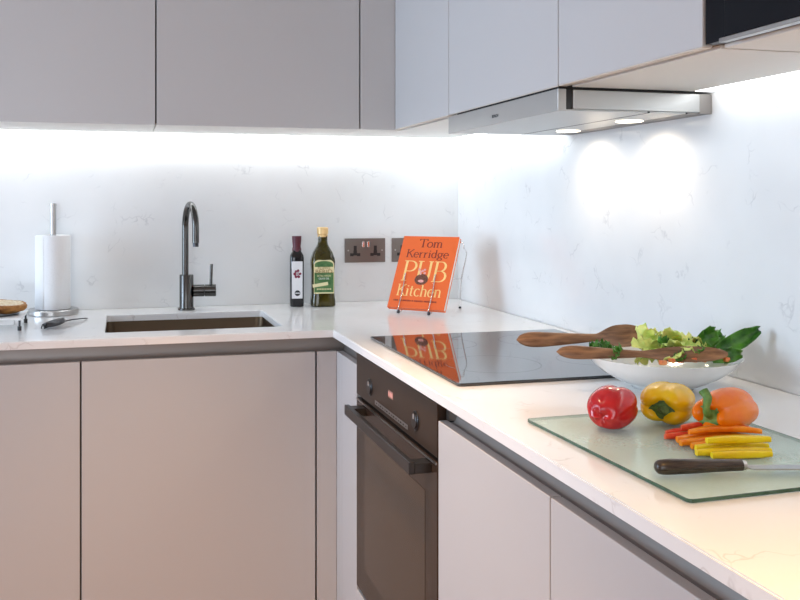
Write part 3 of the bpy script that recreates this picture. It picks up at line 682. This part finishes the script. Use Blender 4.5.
# ------------------------------------------------------------------ cookbook on its wire stand
BA, BT = -.789, .496                       # heading and backward lean
bw, bh, bt = .195, .253, .017
t = thing('cookbook', 'orange hardback cookbook with large serif title, propped on a wire stand', 'book', (-.362, -.318, W+.0165), BA)
LEAN = Matrix.Rotation(PI/2-BT, 4, 'X')    # local xy of the cover -> leaning plane, z towards the reader
def bk(name, b, m, parent=t, **k):
    b.transform(LEAN); return obj(name, b, m, parent, local=True, **k)
front = bk('front_cover', bx(0, bw, 0, bh, -.003, 0, bev=.0008), M['orange'])
bk('back_cover', bx(0, bw, 0, bh, -bt, -bt+.003, bev=.0008), M['orange'])
bk('spine', bx(-.003, .0, 0, bh, -bt, 0, bev=.001), M['orange'])
bk('page_block', bx(.001, bw-.0012, .004, bh-.004, -bt+.0032, -.0032), M['pages'])
def title(s, x0, x1, y0, h, m, cap, thin=.05, thick=.13):
    b, w = serif_text(s, thin, thick); fit(b, (x1-x0)*bw, h*bh, x0*bw, y0*bh, .0001, .0003, ncap=cap); return bk('lettering', b, m, front)
title('Tom', .30, .73, .845, .110, M['ink_dkred'], 1.0, .055, .12)
title('Kerridge', .115, .885, .700, .105, M['ink_dkred'], 1.0, .055, .12)
title('PUB', .12, .92, .375, .270, M['ink_yellow'], 1.0, .035, .115)
title('Kitchen', .10, .89, .170, .150, M['ink_yellow'], 1.0, .045, .12)
b = B(); random.seed(3); x = .075
while x < .84:
    w_ = random.choice((.010, .014, .018)); add_box(b, x*bw, (x+w_)*bw, .092*bh, .112*bh, .0001, .0004); x += w_+.007+(.014 if random.random() < .2 else 0)
bk('subtitle_print', b, M['ink_dkred'], front)
b = B(); add_lathe(b, [(0, .0006), (.020, .0006), (.0235, .0004)], 24, sx=1.0, sy=.80, mtx=Matrix.Translation((.49*bw, .395*bh, .0003))); bk('pie_picture', b, M['pie'], front)
b = B(); add_lathe(b, [(0, .0012), (.007, .0010)], 16, sx=1.5, sy=.7, mtx=Matrix.Translation((.49*bw, .372*bh, .0003)))
for i in range(6): add_lathe(b, [(0, .0016), (.0042, .0010)], 12, mtx=Matrix.Translation(((.42+.022*i+.01*math.sin(i*2))*bw, (.50+.03*math.cos(i*1.7))*bh, .0003)))
bk('garnish_picture', b, M['pink'], front)

st = thing('book_stand', 'thin chrome wire stand holding the orange cookbook open to the room', 'book stand', (-.362, -.318, W), BA)
ct, sn = math.cos(BT), math.sin(BT)
def lp(x, up, out):                        # along cover, up the cover, out of it
    return (x, up*sn - out*ct, .0165 + up*ct + out*sn)
wr = .0017
for xx in (.040, .146):                    # prongs: foot, lip in front of the book, ledge, back rail
    b = B()
    pts = [lp(xx-.004, .118, .0035), lp(xx, .060, .0035), lp(xx, .004, .0035), lp(xx, -.0055, .0030), lp(xx, -.0060, -.010), lp(xx, -.0060, -.0155), lp(xx, .002, -.0205), lp(xx, .06, -.0210), lp(xx, .20, -.0210)]
    add_tube(b, smooth_path(pts, 4), wr, 8); obj('prong', b, M['chrome'], st, True, True, 60)
    b = B(); p = lp(xx, -.0060, .001)
    add_lathe(b, [(0, 0.0002), (.0050, .0006), (.0052, p[2]-.0025), (.003, p[2]-.0015), (0, p[2]-.0012)], 14, mtx=Matrix.Translation((p[0], p[1], 0))); obj('foot', b, M['graphite'], st, True, True, 50)
b = B()
pts = [lp(.040, .20, -.0228), lp(.046, .238, -.0228), lp(.093, .244, -.0228), lp(.190, .244, -.0228), lp(.204, .238, -.0228), lp(.2065, .225, -.0260)]
add_tube(b, smooth_path(pts, 5), wr, 8); obj('top_rail', b, M['chrome'], st, True, True, 60)
b = B(); p0 = lp(.2065, .225, -.0260)
pts = [p0, (.200, .165, .18), (.172, .190, .10), (.159, .2056, .006)]
add_tube(b, smooth_path(pts, 5), wr, 8)
obj('rear_leg', b, M['chrome'], st, True, True, 60)
b = B(); add_lathe(b, [(0, 0), (.0045, .0005), (.0045, .006), (0, .0075)], 12, mtx=Matrix.Translation((.159, .2056, .0003))); obj('foot', b, M['graphite'], st, True, True, 50)
b = B(); cyl(b, lp(.040, .11, -.0228), lp(.150, .11, -.0228), wr, 8); cyl(b, lp(.150, .11, -.0228), (.172, .190, .10), wr, 8); obj('cross_wire', b, M['chrome'], st, True, True, 60)

# ------------------------------------------------------------------ kitchen paper
px, py = -1.387, -.092
t = thing('paper_holder', 'brushed steel kitchen paper holder with round base and upright post', 'paper towel holder', (px, py, W))
b = B(); add_lathe(b, [(0, .0003), (.075, .0003), (.0765, .002), (.0765, .015), (.074, .017), (0, .017)], 56, mtx=Matrix.Translation((px, py, W))); obj('base', b, M['steel'], t, True, auto=35)
b = B(); cyl(b, (px, py, W+.0171), (px, py, W+.340), .0092, 24); add_lathe(b, [(.0102, 0), (.0102, .006), (0, .0075)], 24, mtx=Matrix.Translation((px, py, W+.3395))); obj('post', b, M['steel'], t, True, auto=35)
t = thing('kitchen_paper_roll', 'white kitchen paper roll standing on the steel holder', 'paper roll', (px, py, W+.0175))
b = B(); add_lathe(b, [(.020, .0), (.0505, .0), (.0520, .002), (.0520, .227), (.0505, .229), (.020, .229), (.020, .0)], 56); obj('roll', b, M['paper'], t, True, True, 40)
b = B(); tt = bmesh.new(); prev = None
for i in range(13):
    a = math.radians(205+i*3.2); r_ = .0523+.0035*(1-i/12)**2
    if i == 0: r_ += .0015
    cur = [tt.verts.new((r_*math.cos(a), r_*math.sin(a), z)) for z in (.001, .228)]
    if prev: tt.faces.new((prev[0], cur[0], cur[1], prev[1]))
    prev = cur
merge(b, tt); fl = obj('loose_sheet', b, M['paper'], t, True, True); mo = fl.modifiers.new('thickness', 'SOLIDIFY'); mo.thickness = .0006

# ------------------------------------------------------------------ bread on a small white stand
t = thing('serving_stand', 'low white serving stand with small black feet at the left edge', 'serving stand', (-1.56, -.37, W))
obj('tray', bx(-1.68, -1.443, -.460, -.270, W+.0285, W+.0350, bev=.002), M['white'], t)
obj('lower_rail', bx(-1.66, -1.462, -.452, -.440, W+.0160, W+.0283, bev=.002), M['white'], t)
for xx, yy in ((-1.449, -.450), (-1.449, -.290), (-1.670, -.450), (-1.670, -.290)):
    b = B(); cyl(b, (xx, yy, W+.0003), (xx, yy, W+.012), .0055, 16); add_tube(b, [(xx, yy, W+.0118), (xx, yy, W+.0284)], .0028, 10); obj('foot', b, M['black'], t, True, auto=35)
t = thing('serving_plate', 'small dark plate under the bread on the white stand', 'plate', (-1.525, -.365, W+.0353))
b = B(); add_lathe(b, [(0, .0), (.050, .0), (.066, .002), (.068, .003), (.065, .003), (.050, .0018), (0, .0015)], 40, sy=1.0); obj('dish', b, M['graphite'], t, True, True, 60)
def bread():
    tt = bmesh.new(); bmesh.ops.create_icosphere(tt, subdivisions=4, radius=1)
    for v in tt.verts:
        v.co.z = min(v.co.z, .28 + .05*noise.noise(v.co*2.0))
        n_ = noise.noise(v.co*2.6)*.10 + noise.noise(v.co*7)*.05
        v.co *= (1+n_)
    for v in tt.verts: v.co = Vector((v.co.x*.060, v.co.y*.048, v.co.z*.024))
    mn = min(v.co.z for v in tt.verts)
    for v in tt.verts: v.co.z = max(v.co.z-mn, .0035)-.0035
    for f in tt.faces:
        f.smooth = True
        if f.normal.z > .55 and f.calc_center_median().z > .022: f.material_index = 1
    bmesh.ops.recalc_face_normals(tt, faces=tt.faces[:]); return tt
o = one('bread_roll', bread(), [M['bread_crust'], M['bread_crumb']], 'halved crusty bread roll, cut side up, on the small plate', 'bread', (-1.500, -.365, W+.0382), .2, auto=None)
o.rotation_euler = (0.10, .06, .2)
o.location.z = W+.0410

# ------------------------------------------------------------------ metal tongs lying on the worktop
def tongs():
    t = thing('serving_tongs', 'small dark metal tongs lying on the worktop left of the sink', 'tongs', (-1.380, -.437, W), math.atan2(.20, .105))
    n = 26
    for k, (sgn, lift) in enumerate(((1, .0), (-1, .004))):
        tt = bmesh.new(); rows = []
        for i in range(n+1):
            u = i/n; x = u*.225
            w = (.0160*math.sin(PI*min(u/.42, 1)**.8)**.7 if u < .42 else 0)
            half = max(w, .0040 - .0015*u) if u < .9 else .0026
            cx_ = sgn*(.0052*(1-u)); z = .012 + .006*math.sin(PI*u) + lift*(1-u)
            row = []
            for j in range(7):
                q = (j-3)/3; row.append(tt.verts.new((x-.01, cx_+sgn*w*.35+q*half*.80, z + (.012*(1-q*q) if u < .42 else .0012*(1-q*q))*(1))))
            rows.append(row)
        for a, c in zip(rows, rows[1:]):
            for j in range(6): tt.faces.new((a[j], a[j+1], c[j+1], c[j]))
        bmesh.ops.recalc_face_normals(tt, faces=tt.faces[:])
        for v in tt.verts: v.co.z -= .0105
        o = obj('arm', tt, M['graphite'] , t, True, True); mo = o.modifiers.new('thickness', 'SOLIDIFY'); mo.thickness = .0016; mo.offset = 1
tongs()

# ------------------------------------------------------------------ glass chopping board
t = thing('glass_chopping_board', 'frosted green glass chopping board holding the cut vegetables', 'chopping board', (-.550, -2.1385, W), math.radians(1.6))
BWD, BLN = .322, .404
b = B(); add_prism(b, round_rect(0.0012, BWD-.0012, 0.0012, BLN-.0012, .006, 4), .0014, .0054); obj('pane', b, M['board'], t, local=True)
b = B(); tt = bmesh.new(); L = []
for rr, z in (((0, BWD, 0, BLN, .007), .0013), ((0, BWD, 0, BLN, .007), .0055), ((.0011, BWD-.0011, .0011, BLN-.0011, .006), .0056), ((.0011, BWD-.0011, .0011, BLN-.0011, .006), .0012)):
    L.append([tt.verts.new((p[0], p[1], z)) for p in round_rect(*rr, 4)])
n = len(L[0])
for k in range(4):
    a, c = L[k], L[(k+1) % 4]
    for i in range(n): tt.faces.new((a[i], a[(i+1) % n], c[(i+1) % n], c[i]))
bmesh.ops.recalc_face_normals(tt, faces=tt.faces[:]); merge(b, tt); tag(obj('polished_edge', b, M['board_edge'], t, local=True), 'dark green polished glass edge')
for xx, yy in ((.02, .02), (BWD-.02, .02), (.02, BLN-.02), (BWD-.02, BLN-.02)):
    b = B(); add_lathe(b, [(0, .0002), (.006, .0002), (.006, .0013), (0, .0013)], 16, mtx=Matrix.Translation((xx, yy, 0))); obj('foot', b, M['label_white'], t, True, True, 30)
BZ = W+.0058

# ------------------------------------------------------------------ peppers
def pepper_bm(length, rad, lobes, depth, seed, squash=1.0, taper=.82, seg=72, rings=44, dent=.30):
    """bell pepper with axis along +z (stem end up), resting shape about its own centre"""
    tt = bmesh.new(); rows = []
    random.seed(seed); ph = [random.uniform(-.25, .25) for _ in range(lobes)]; am = [random.uniform(.85, 1.12) for _ in range(lobes)]
    for i in range(rings+1):
        v = i/rings; a = PI*v                        # 0 = stem end, pi = tip
        base = abs(math.sin(a))**.62
        zz = math.cos(a)
        z = math.copysign(abs(zz)**.85, zz)*length/2
        # dimple both ends
        edge = 1-base
        row = []
        for j in range(seg):
            th_ = 2*PI*j/seg; k = int(th_/(2*PI)*lobes) % lobes
            lob = abs(math.cos(lobes*th_/2 + ph[0]*2))**.8
            f = 1 - depth*(1-lob)*(.55+.45*abs(zz))
            amp = 1 + .07*math.sin(th_ + seed) + .05*math.sin(2*th_+seed*2)
            tp = 1 - (1-taper)*(v)
            r = rad*base*f*amp*tp
            z2 = z
            rr = r/(rad*tp)
            if i <= rings//2: z2 -= dent*length/2*math.exp(-(rr/.42)**2)
            else: z2 += (dent*.8)*length/2*math.exp(-(rr/.36)**2) + .06*length*(lob-.5)*(abs(zz))
            if i <= rings//2: z2 += .07*length*(lob-.5)*abs(zz)*min(1, rr*2)
            row.append((r*math.cos(th_), r*math.sin(th_)*squash, z2))
        rows.append(row)
    V = [[tt.verts.new(p) for p in row] for row in rows[1:-1]]
    top = tt.verts.new((0, 0, rows[1][0][2]-.001)); bot = tt.verts.new((0, 0, rows[-2][0][2]+.001))
    for a, c in zip(V, V[1:]):
        for j in range(seg): tt.faces.new((a[j], c[j], c[(j+1) % seg], a[(j+1) % seg]))
    for j in range(seg): tt.faces.new((top, V[0][j], V[0][(j+1) % seg])); tt.faces.new((bot, V[-1][(j+1) % seg], V[-1][j]))
    bmesh.ops.recalc_face_normals(tt, faces=tt.faces[:])
    return tt, rows[1][0][2]
def pepper(label, m, loc, axis, roll, length, rad, lobes, depth, seed, stem=None, stem_m=None, sz=1.0, sxy=1.0, **k):
    """axis = direction of the stem end"""
    t = thing('bell_pepper', label, 'pepper', loc, group='whole bell peppers')
    R = Vector(axis).normalized().to_track_quat('Z', 'Y').to_matrix().to_4x4() @ Matrix.Rotation(roll, 4, 'Z')
    R = Matrix.Diagonal((sxy, sxy, sz, 1)) @ R
    b, zt = pepper_bm(length, rad, lobes, depth, seed, **k)
    b.transform(R); lo = min(v.co.z for v in b.verts)
    t.location = (loc[0], loc[1], BZ-lo+.0002)
    obj('flesh', b, m, t, True, True)
    if stem:
        b = B(); pts = [Vector((p[0], p[1], zt+p[2])) for p in stem]
        sp = smooth_path(pts, 6); add_tube(b, sp, interp([.0085, .0058, .0050, .0062, .0070], len(sp)), 14)
        b.transform(R); s_ = obj('stem', b, stem_m, t, True, True, 60)
        c = B(); rows = []
        tt = bmesh.new()
        for rr, zz in ((.003, .007), (.008, .005), (.013, .0035), (.0175, .0045)):
            row = []
            for j in range(30):
                a = 2*PI*j/30; r2 = rr*(1+.16*math.cos(5*a)*(rr/.0175))
                row.append(tt.verts.new((r2*math.cos(a), r2*math.sin(a), zt+zz)))
            rows.append(row)
        for a_, c_ in zip(rows, rows[1:]):
            for j in range(30): tt.faces.new((a_[j], a_[(j+1) % 30], c_[(j+1) % 30], c_[j]))
        bmesh.ops.recalc_face_normals(tt, faces=tt.faces[:]); merge(c, tt); c.transform(R)
        o = obj('calyx', c, stem_m, t, True, True); mo = o.modifiers.new('thickness', 'SOLIDIFY'); mo.thickness = .002; mo.offset = -1
pepper('whole red pepper, leftmost on the glass board', M['red'], (-.4590, -1.820, 0), (.80, .55, .20), .6, .080, .0385, 4, .15, 1, dent=.05, taper=.80, sz=.92)
pepper('whole yellow pepper with dark green stem facing the viewer, middle of the board', M['yellow'], (-.355, -1.806, 0), (-.80, -.80, -.10), .95, .096, .0440, 4, .20, 2,
       stem=[(0, 0, 0), (0, 0, .008), (.004, -.002, .014), (.008, -.004, .017)], stem_m=M['stem_dark'], dent=.36, sz=.80, sxy=1.03)
pepper('whole orange pepper with curled green stem, rightmost on the board', M['pepper_orange'], (-.314, -1.899, 0), (-.92, -.42, .02), .04, .124, .0362, 4, .26, 5,
       stem=[(0, 0, -.002), (0.0, .004, .010), (.001, .015, .015), (.003, .030, .015), (-.004, .040, .014)], stem_m=M['stem'], dent=.30, taper=.92, sz=.94)

# pepper strips
def strip(name, m, p0, p1, bend, w, h, lift, label, group, sd):
    w *= 1.22; h *= 1.08
    p0, p1 = Vector(p0), Vector(p1); d = (p1-p0); L_ = d.length; ang = math.atan2(d.y, d.x)
    random.seed(sd); tt = bmesh.new(); n = 20; rows = []
    tw = random.uniform(-.5, .5)
    for i in range(n+1):
        u = i/n; x = (u-.5)*L_; y = bend*(1-(2*u-1)**2); z = lift*math.sin(PI*u)
        ww = w*(.30+.70*math.sin(PI*min(max(u, .03), .90)**.7)**.6); hh = h*(.7+.3*math.sin(PI*u))
        row = []
        for q in range(8):
            a = 2*PI*q/8+.39; cy = math.copysign(abs(math.cos(a))**.6, math.cos(a))*ww/2; cz = math.copysign(abs(math.sin(a))**.6, math.sin(a))*hh/2
            t_ = tw*(u-.5); cy, cz = cy*math.cos(t_)-cz*math.sin(t_), cy*math.sin(t_)+cz*math.cos(t_)
            row.append(tt.verts.new((x, y+cy+.0008*noise.noise(Vector((x*90, q, sd))), z+cz)))
        rows.append(row)
    for a, c in zip(rows, rows[1:]):
        for q in range(8): tt.faces.new((a[q], c[q], c[(q+1) % 8], a[(q+1) % 8]))
    tt.faces.new(rows[0]); tt.faces.new(rows[-1][::-1]); bmesh.ops.recalc_face_normals(tt, faces=tt.faces[:])
    lo = min(v.co.z for v in tt.verts)
    for v in tt.verts: v.co.z -= lo
    c = (p0+p1)/2
    one(name, tt, m, label, 'pepper strip', (c.x, c.y, BZ+.0002+c.z), ang, group=group, auto=60)
GR, GO, GY = 'red pepper strips', 'orange pepper strips', 'yellow pepper strips'
LR = 'thin curved strip of red pepper in the pile of strips, behind the orange ones'
LO = 'curved strip of orange pepper in the middle of the pile of strips'
LY = 'straight strip of yellow pepper at the front of the strip pile'
strip('pepper_strip', M['red_flesh'], (-.412, -1.888, 0), (-.352, -1.906, 0), .004, .011, .010, .002, LR, GR, 1)
strip('pepper_strip', M['red_flesh'], (-.424, -1.904, 0), (-.344, -1.921, 0), .003, .012, .010, .001, LR, GR, 2)
strip('pepper_strip', M['red_flesh'], (-.398, -1.905, .0125), (-.306, -1.938, .0125), .012, .009, .009, .002, LR, GR, 3)
strip('pepper_strip', M['orange_flesh'], (-.418, -1.924, 0), (-.304, -1.945, 0), .008, .013, .011, .001, LO, GO, 4)
strip('pepper_strip', M['orange_flesh'], (-.424, -1.940, 0), (-.306, -1.960, 0), .008, .013, .011, .001, LO, GO, 5)
strip('pepper_strip', M['orange_flesh'], (-.404, -1.932, .0130), (-.302, -1.954, .0130), .010, .011, .009, .002, LO, GO, 6)
strip('pepper_strip', M['orange_flesh'], (-.418, -1.957, 0), (-.318, -1.974, 0), .005, .012, .010, .001, LO, GO, 7)
strip('pepper_strip', M['yellow_flesh'], (-.424, -1.975, 0), (-.322, -1.992, 0), .003, .012, .012, .0, LY, GY, 8)
strip('pepper_strip', M['yellow_flesh'], (-.434, -1.990, 0), (-.330, -2.007, 0), .003, .012, .010, .0, LY, GY, 9)
strip('pepper_strip', M['yellow_flesh'], (-.414, -1.985, .0138), (-.326, -2.001, .0138), .003, .012, .010, .0, LY, GY, 10)
strip('pepper_strip', M['yellow_flesh'], (-.422, -2.006, 0), (-.340, -2.021, 0), .002, .010, .010, .0, LY, GY, 11)

# ------------------------------------------------------------------ knife
ka = math.atan2(-.0195, .1056)
t = thing('kitchen_knife', 'kitchen knife with dark riveted handle lying on the near side of the board', 'knife', (-.5365, -2.050, BZ), ka)
b = B(); pr_ = []
n = 18
pts = [(x_, 0, .0112) for x_ in (0, .0012, .0035, .007)] + [(.007+u*.105, 0, .0112) for u in [i/(n-3) for i in range(1, n-2)]]
rad = [.0098, .0106, .0107, .0104, .0100, .0092, .0086, .0082, .0080]
for s_ in (0,):
    KR = interp(rad, len(pts)); KR[:4] = [.0045, .0068, .0088, .0099]; add_tube(b, pts, KR, 18, flat=.92)
obj('handle', b, M['knife_handle'], t, True, True, 50)
b = B(); add_tube(b, [(p[0], p[1]-.0, p[2]) for p in pts[1:]], [r_*1.05 for r_ in KR][1:], 4, flat=.16); obj('tang', b, M['steel'], t, local=True)
b = B(); cyl(b, (.112, 0, .0112), (.117, 0, .0105), .0062, 18); obj('bolster', b, M['steel'], t, True, True, 40)
bl = [(.119, -.0070), (.125, -.0110), (.20, -.0115), (.27, -.0085), (.305, .0045), (.27, .0068), (.19, .0072), (.119, .0070)]
b = B(); add_prism(b, bl, 0.0075, .0092); b.transform(Matrix.Rotation(0, 4, 'X')); 
b.transform(Matrix.Translation((.119, 0, .0083)) @ Matrix.Rotation(math.radians(1.2), 4, 'Y') @ Matrix.Translation((-.119, 0, -.0083)))
obj('blade', b, M['steel'], t, local=True)

# ------------------------------------------------------------------ salad bowl
SBX, SBY = -.194, -1.553
t = thing('salad_bowl', 'shallow white porcelain bowl full of salad beside the hob', 'bowl', (SBX, SBY, W+.0003))
prof = [(0, .003), (.046, .003), (.048, .0), (.054, .0), (.056, .004), (.080, .014), (.105, .028), (.124, .044), (.136, .0595), (.1375, .0610), (.1355, .0615), (.1215, .047), (.102, .0325), (.078, .0190), (.052, .0095), (0, .0085)]
b = B(); add_lathe(b, prof, 80); b.transform(Matrix.Diagonal((1.035, 1.035, 1, 1))); obj('bowl_body', b, M['ceramic'], t, True, True, 70)

def leaf_bm(L_, w, curl, cup, ruff, sd, nx=18, ny=12):
    tt = bmesh.new(); g = []
    for i in range(nx+1):
        u = i/nx; half = w*(math.sin(PI*min(.04+u*.96, .985))**.55)*(.55+.45*u)
        row = []
        for j in range(ny+1):
            q = (j-ny/2)/(ny/2)
            rf = ruff*abs(q)**1.5*(math.sin(u*24+sd*3+q*2)+.6*math.sin(u*41+sd))
            x = u*L_ + .25*ruff*math.sin(q*9+sd); y = q*half; z = curl*u*u + cup*q*q + rf + .003*noise.noise(Vector((x*60, y*60, sd)))
            row.append(tt.verts.new((x, y, z)))
        g.append(row)
    for i in range(nx):
        for j in range(ny): tt.faces.new((g[i][j], g[i+1][j], g[i+1][j+1], g[i][j+1]))
    return tt
def leaf(m, loc, rot, args, label, group, name='salad_leaf'):
    o = one(name, leaf_bm(*args), m, label, 'salad leaf', (SBX+loc[0], SBY+loc[1], W+loc[2]), 0, group=group, auto=None)
    o.rotation_euler = rot; mo = o.modifiers.new('thickness', 'SOLIDIFY'); mo.thickness = .0007
    return o
# bedding of leaves, then the ones that stand out
PALE = 'pale yellow-green lettuce piece heaped in the middle of the bowl'
GRN = 'small curled green leaf at the left end of the salad'
random.seed(21)
for i in range(26):
    a = random.uniform(0, 2*PI); r_ = random.uniform(0, .060); z = .034+.042*(1-(r_/.085)**2)+random.uniform(-.004, .006)
    leaf(M['lettuce'], (.030+r_*math.cos(a), +.004+r_*math.sin(a)*.85, z), (random.uniform(-.5, .5), random.uniform(-.6, .25), random.uniform(0, 2*PI)),
         (random.uniform(.045, .065), random.uniform(.020, .030), random.uniform(-.01, .012), random.uniform(-.01, .012), .004, i), PALE, 'pale lettuce pieces')
for i in range(7):
    leaf(M['romaine'], (-.118+.006*(i % 3), .008+.010*i-.03, .060+.003*(i % 2)), (random.uniform(-.6, .6), random.uniform(-.9, -.1), random.uniform(0, 2*PI)),
         (.026, .013, .006, .006, .0045, 40+i), GRN, 'small green leaves at the left')
for i, (lx, ly, lz) in enumerate(((.03, -.055, .066), (-.02, -.06, .060), (.0, -.01, .077), (.055, .01, .066), (.062, -.045, .060))):
    leaf(M['romaine'], (lx, ly, lz), (random.uniform(-.6, .6), random.uniform(-.6, 0), random.uniform(0, 2*PI)), (.028, .012, .004, .006, .004, 60+i),
         'small dark green leaf fragment lying on top of the pale lettuce', 'dark leaf fragments on the lettuce')
leaf(M['romaine'], (.058, -.010, .058), (.95, -.62, .20), (.072, .022, .006, .012, .006, 81), 'upright ruffled dark green leaf sticking up near the right rim', 'large dark leaves')
leaf(M['romaine'], (.062, -.040, .056), (1.15, -.42, -.05), (.120, .020, .012, .010, .004, 82), 'long pointed dark green leaf reaching past the right rim', 'large dark leaves')
leaf(M['romaine'], (.070, .010, .056), (.8, -.40, .05), (.080, .020, .004, .010, .006, 83), 'dark green leaf lying low behind the long pointed leaf', 'large dark leaves')
leaf(M['romaine'], (.045, -.060, .060), (1.2, -.10, -.10), (.075, .018, .004, .008, .005, 84), 'dark green leaf lying along the front right rim of the bowl', 'large dark leaves')
for i in range(7):
    tt = bmesh.new(); bmesh.ops.create_cube(tt, size=1); bmesh.ops.subdivide_edges(tt, edges=tt.edges[:], cuts=2, use_grid_fill=True)
    for v in tt.verts: v.co = Vector((v.co.x*.013, v.co.y*.010, v.co.z*.008))*(1+.18*noise.noise(v.co*3+Vector((i, 0, 0))))*(1.05-.5*(v.co.length-.5))
    o = one('pepper_dice', tt, M['tomato'], 'small orange-red diced pepper piece tucked among the lettuce', 'diced pepper', (SBX-.045+.022*i, SBY-.070+.006*(i % 3), W+.0600+.002*(i % 2)), i*1.3, group='diced pepper in the salad', auto=60)

# wooden salad servers
def server(label, p0, p1, spoon_w, handle_w, tilt, flip, sd, split=.5):
    p0, p1 = Vector(p0), Vector(p1); d = p1-p0; L_ = d.length
    t = thing('salad_server', label, 'salad spoon', p0, 0, 'wooden salad servers')
    n = 48; tt = bmesh.new(); rows = []
    for i in range(n+1):
        u = i/n
        if u < split:   # handle: fat rounded end, narrowing
            s_ = u/split; w = handle_w*min(1, (math.sin(PI*min(s_*2.2, .5)))**.5 if s_ < .25 else 1)*(1-.52*max(0, s_-.3)/.7)
            th = .0150*min(1, (.35+s_*5))*(1-.45*s_); dish = 0
        else:
            s_ = (u-split)/(1-split); w0 = handle_w*.48; w = w0+(spoon_w-w0)*math.sin(PI/2*min(1, s_/.5))**1.4
            if s_ > .6: w = spoon_w*max(.12, math.sqrt(max(0, 1-((s_-.6)/.41)**2)))
            th = .0082-.0046*s_; dish = .007*math.sin(PI*min(1, s_*1.05))**1.2*1.3
        z = .006*math.sin(PI*u*1.0)*flip*-1
        row = []
        for q in range(16):
            a = 2*PI*q/16; cy = math.cos(a)*w/2; cz = math.sin(a)*th/2
            dz = -dish*(1-(2*cy/max(w, 1e-5))**2)*flip
            row.append(tt.verts.new((u*L_, cy, z+cz+dz)))
        rows.append(row)
    for a, c in zip(rows, rows[1:]):
        for q in range(16): tt.faces.new((a[q], c[q], c[(q+1) % 16], a[(q+1) % 16]))
    tt.faces.new(rows[0]); tt.faces.new(rows[-1][::-1]); bmesh.ops.recalc_face_normals(tt, faces=tt.faces[:])
    tt.transform(Matrix.Rotation(tilt, 4, 'X'))
    t.rotation_euler = d.to_track_quat('X', 'Z').to_euler()
    obj('spoon', tt, M['wood'], t, True, True, 60)
server('wooden salad server with fat handle, the nearer one lying over the front rim', (-.404, -1.534, W+.0725), (-.124, -1.650, W+.0750), .031, .027, 1.0, 1, 1)
server('wooden salad server, the farther one behind the salad with its bowl turned up', (-.418, -1.392, W+.0740), (-.163, -1.450, W+.0840), .050, .034, .95, 1, 2, .62)

t = thing('added_warm_lamp', 'added low lamp with pale flared shade, unseen on the floor beside the viewpoint', 'lamp', (FX, FY, 0))  # stand and shade for the added warm light
b = B(); add_lathe(b, [(0, .0005), (.13, .0005), (.13, .012), (.02, .020), (0, .020)], 40, mtx=Matrix.Translation((FX, FY, 0))); obj('base', b, M['graphite'], t, True, auto=40)
b = B(); cyl(b, (FX, FY, .02), (FX, FY, .30), .010, 16); obj('pole', b, M['graphite'], t, True, auto=40)
b = B(); add_lathe(b, [(.17, .24), (.172, .24), (.122, .30), (.12, .30)], 40, mtx=Matrix.Translation((FX, FY, 0))); obj('shade_ring', b, M['white'], t, True)
for img in list(bpy.data.images): bpy.data.images.remove(img)
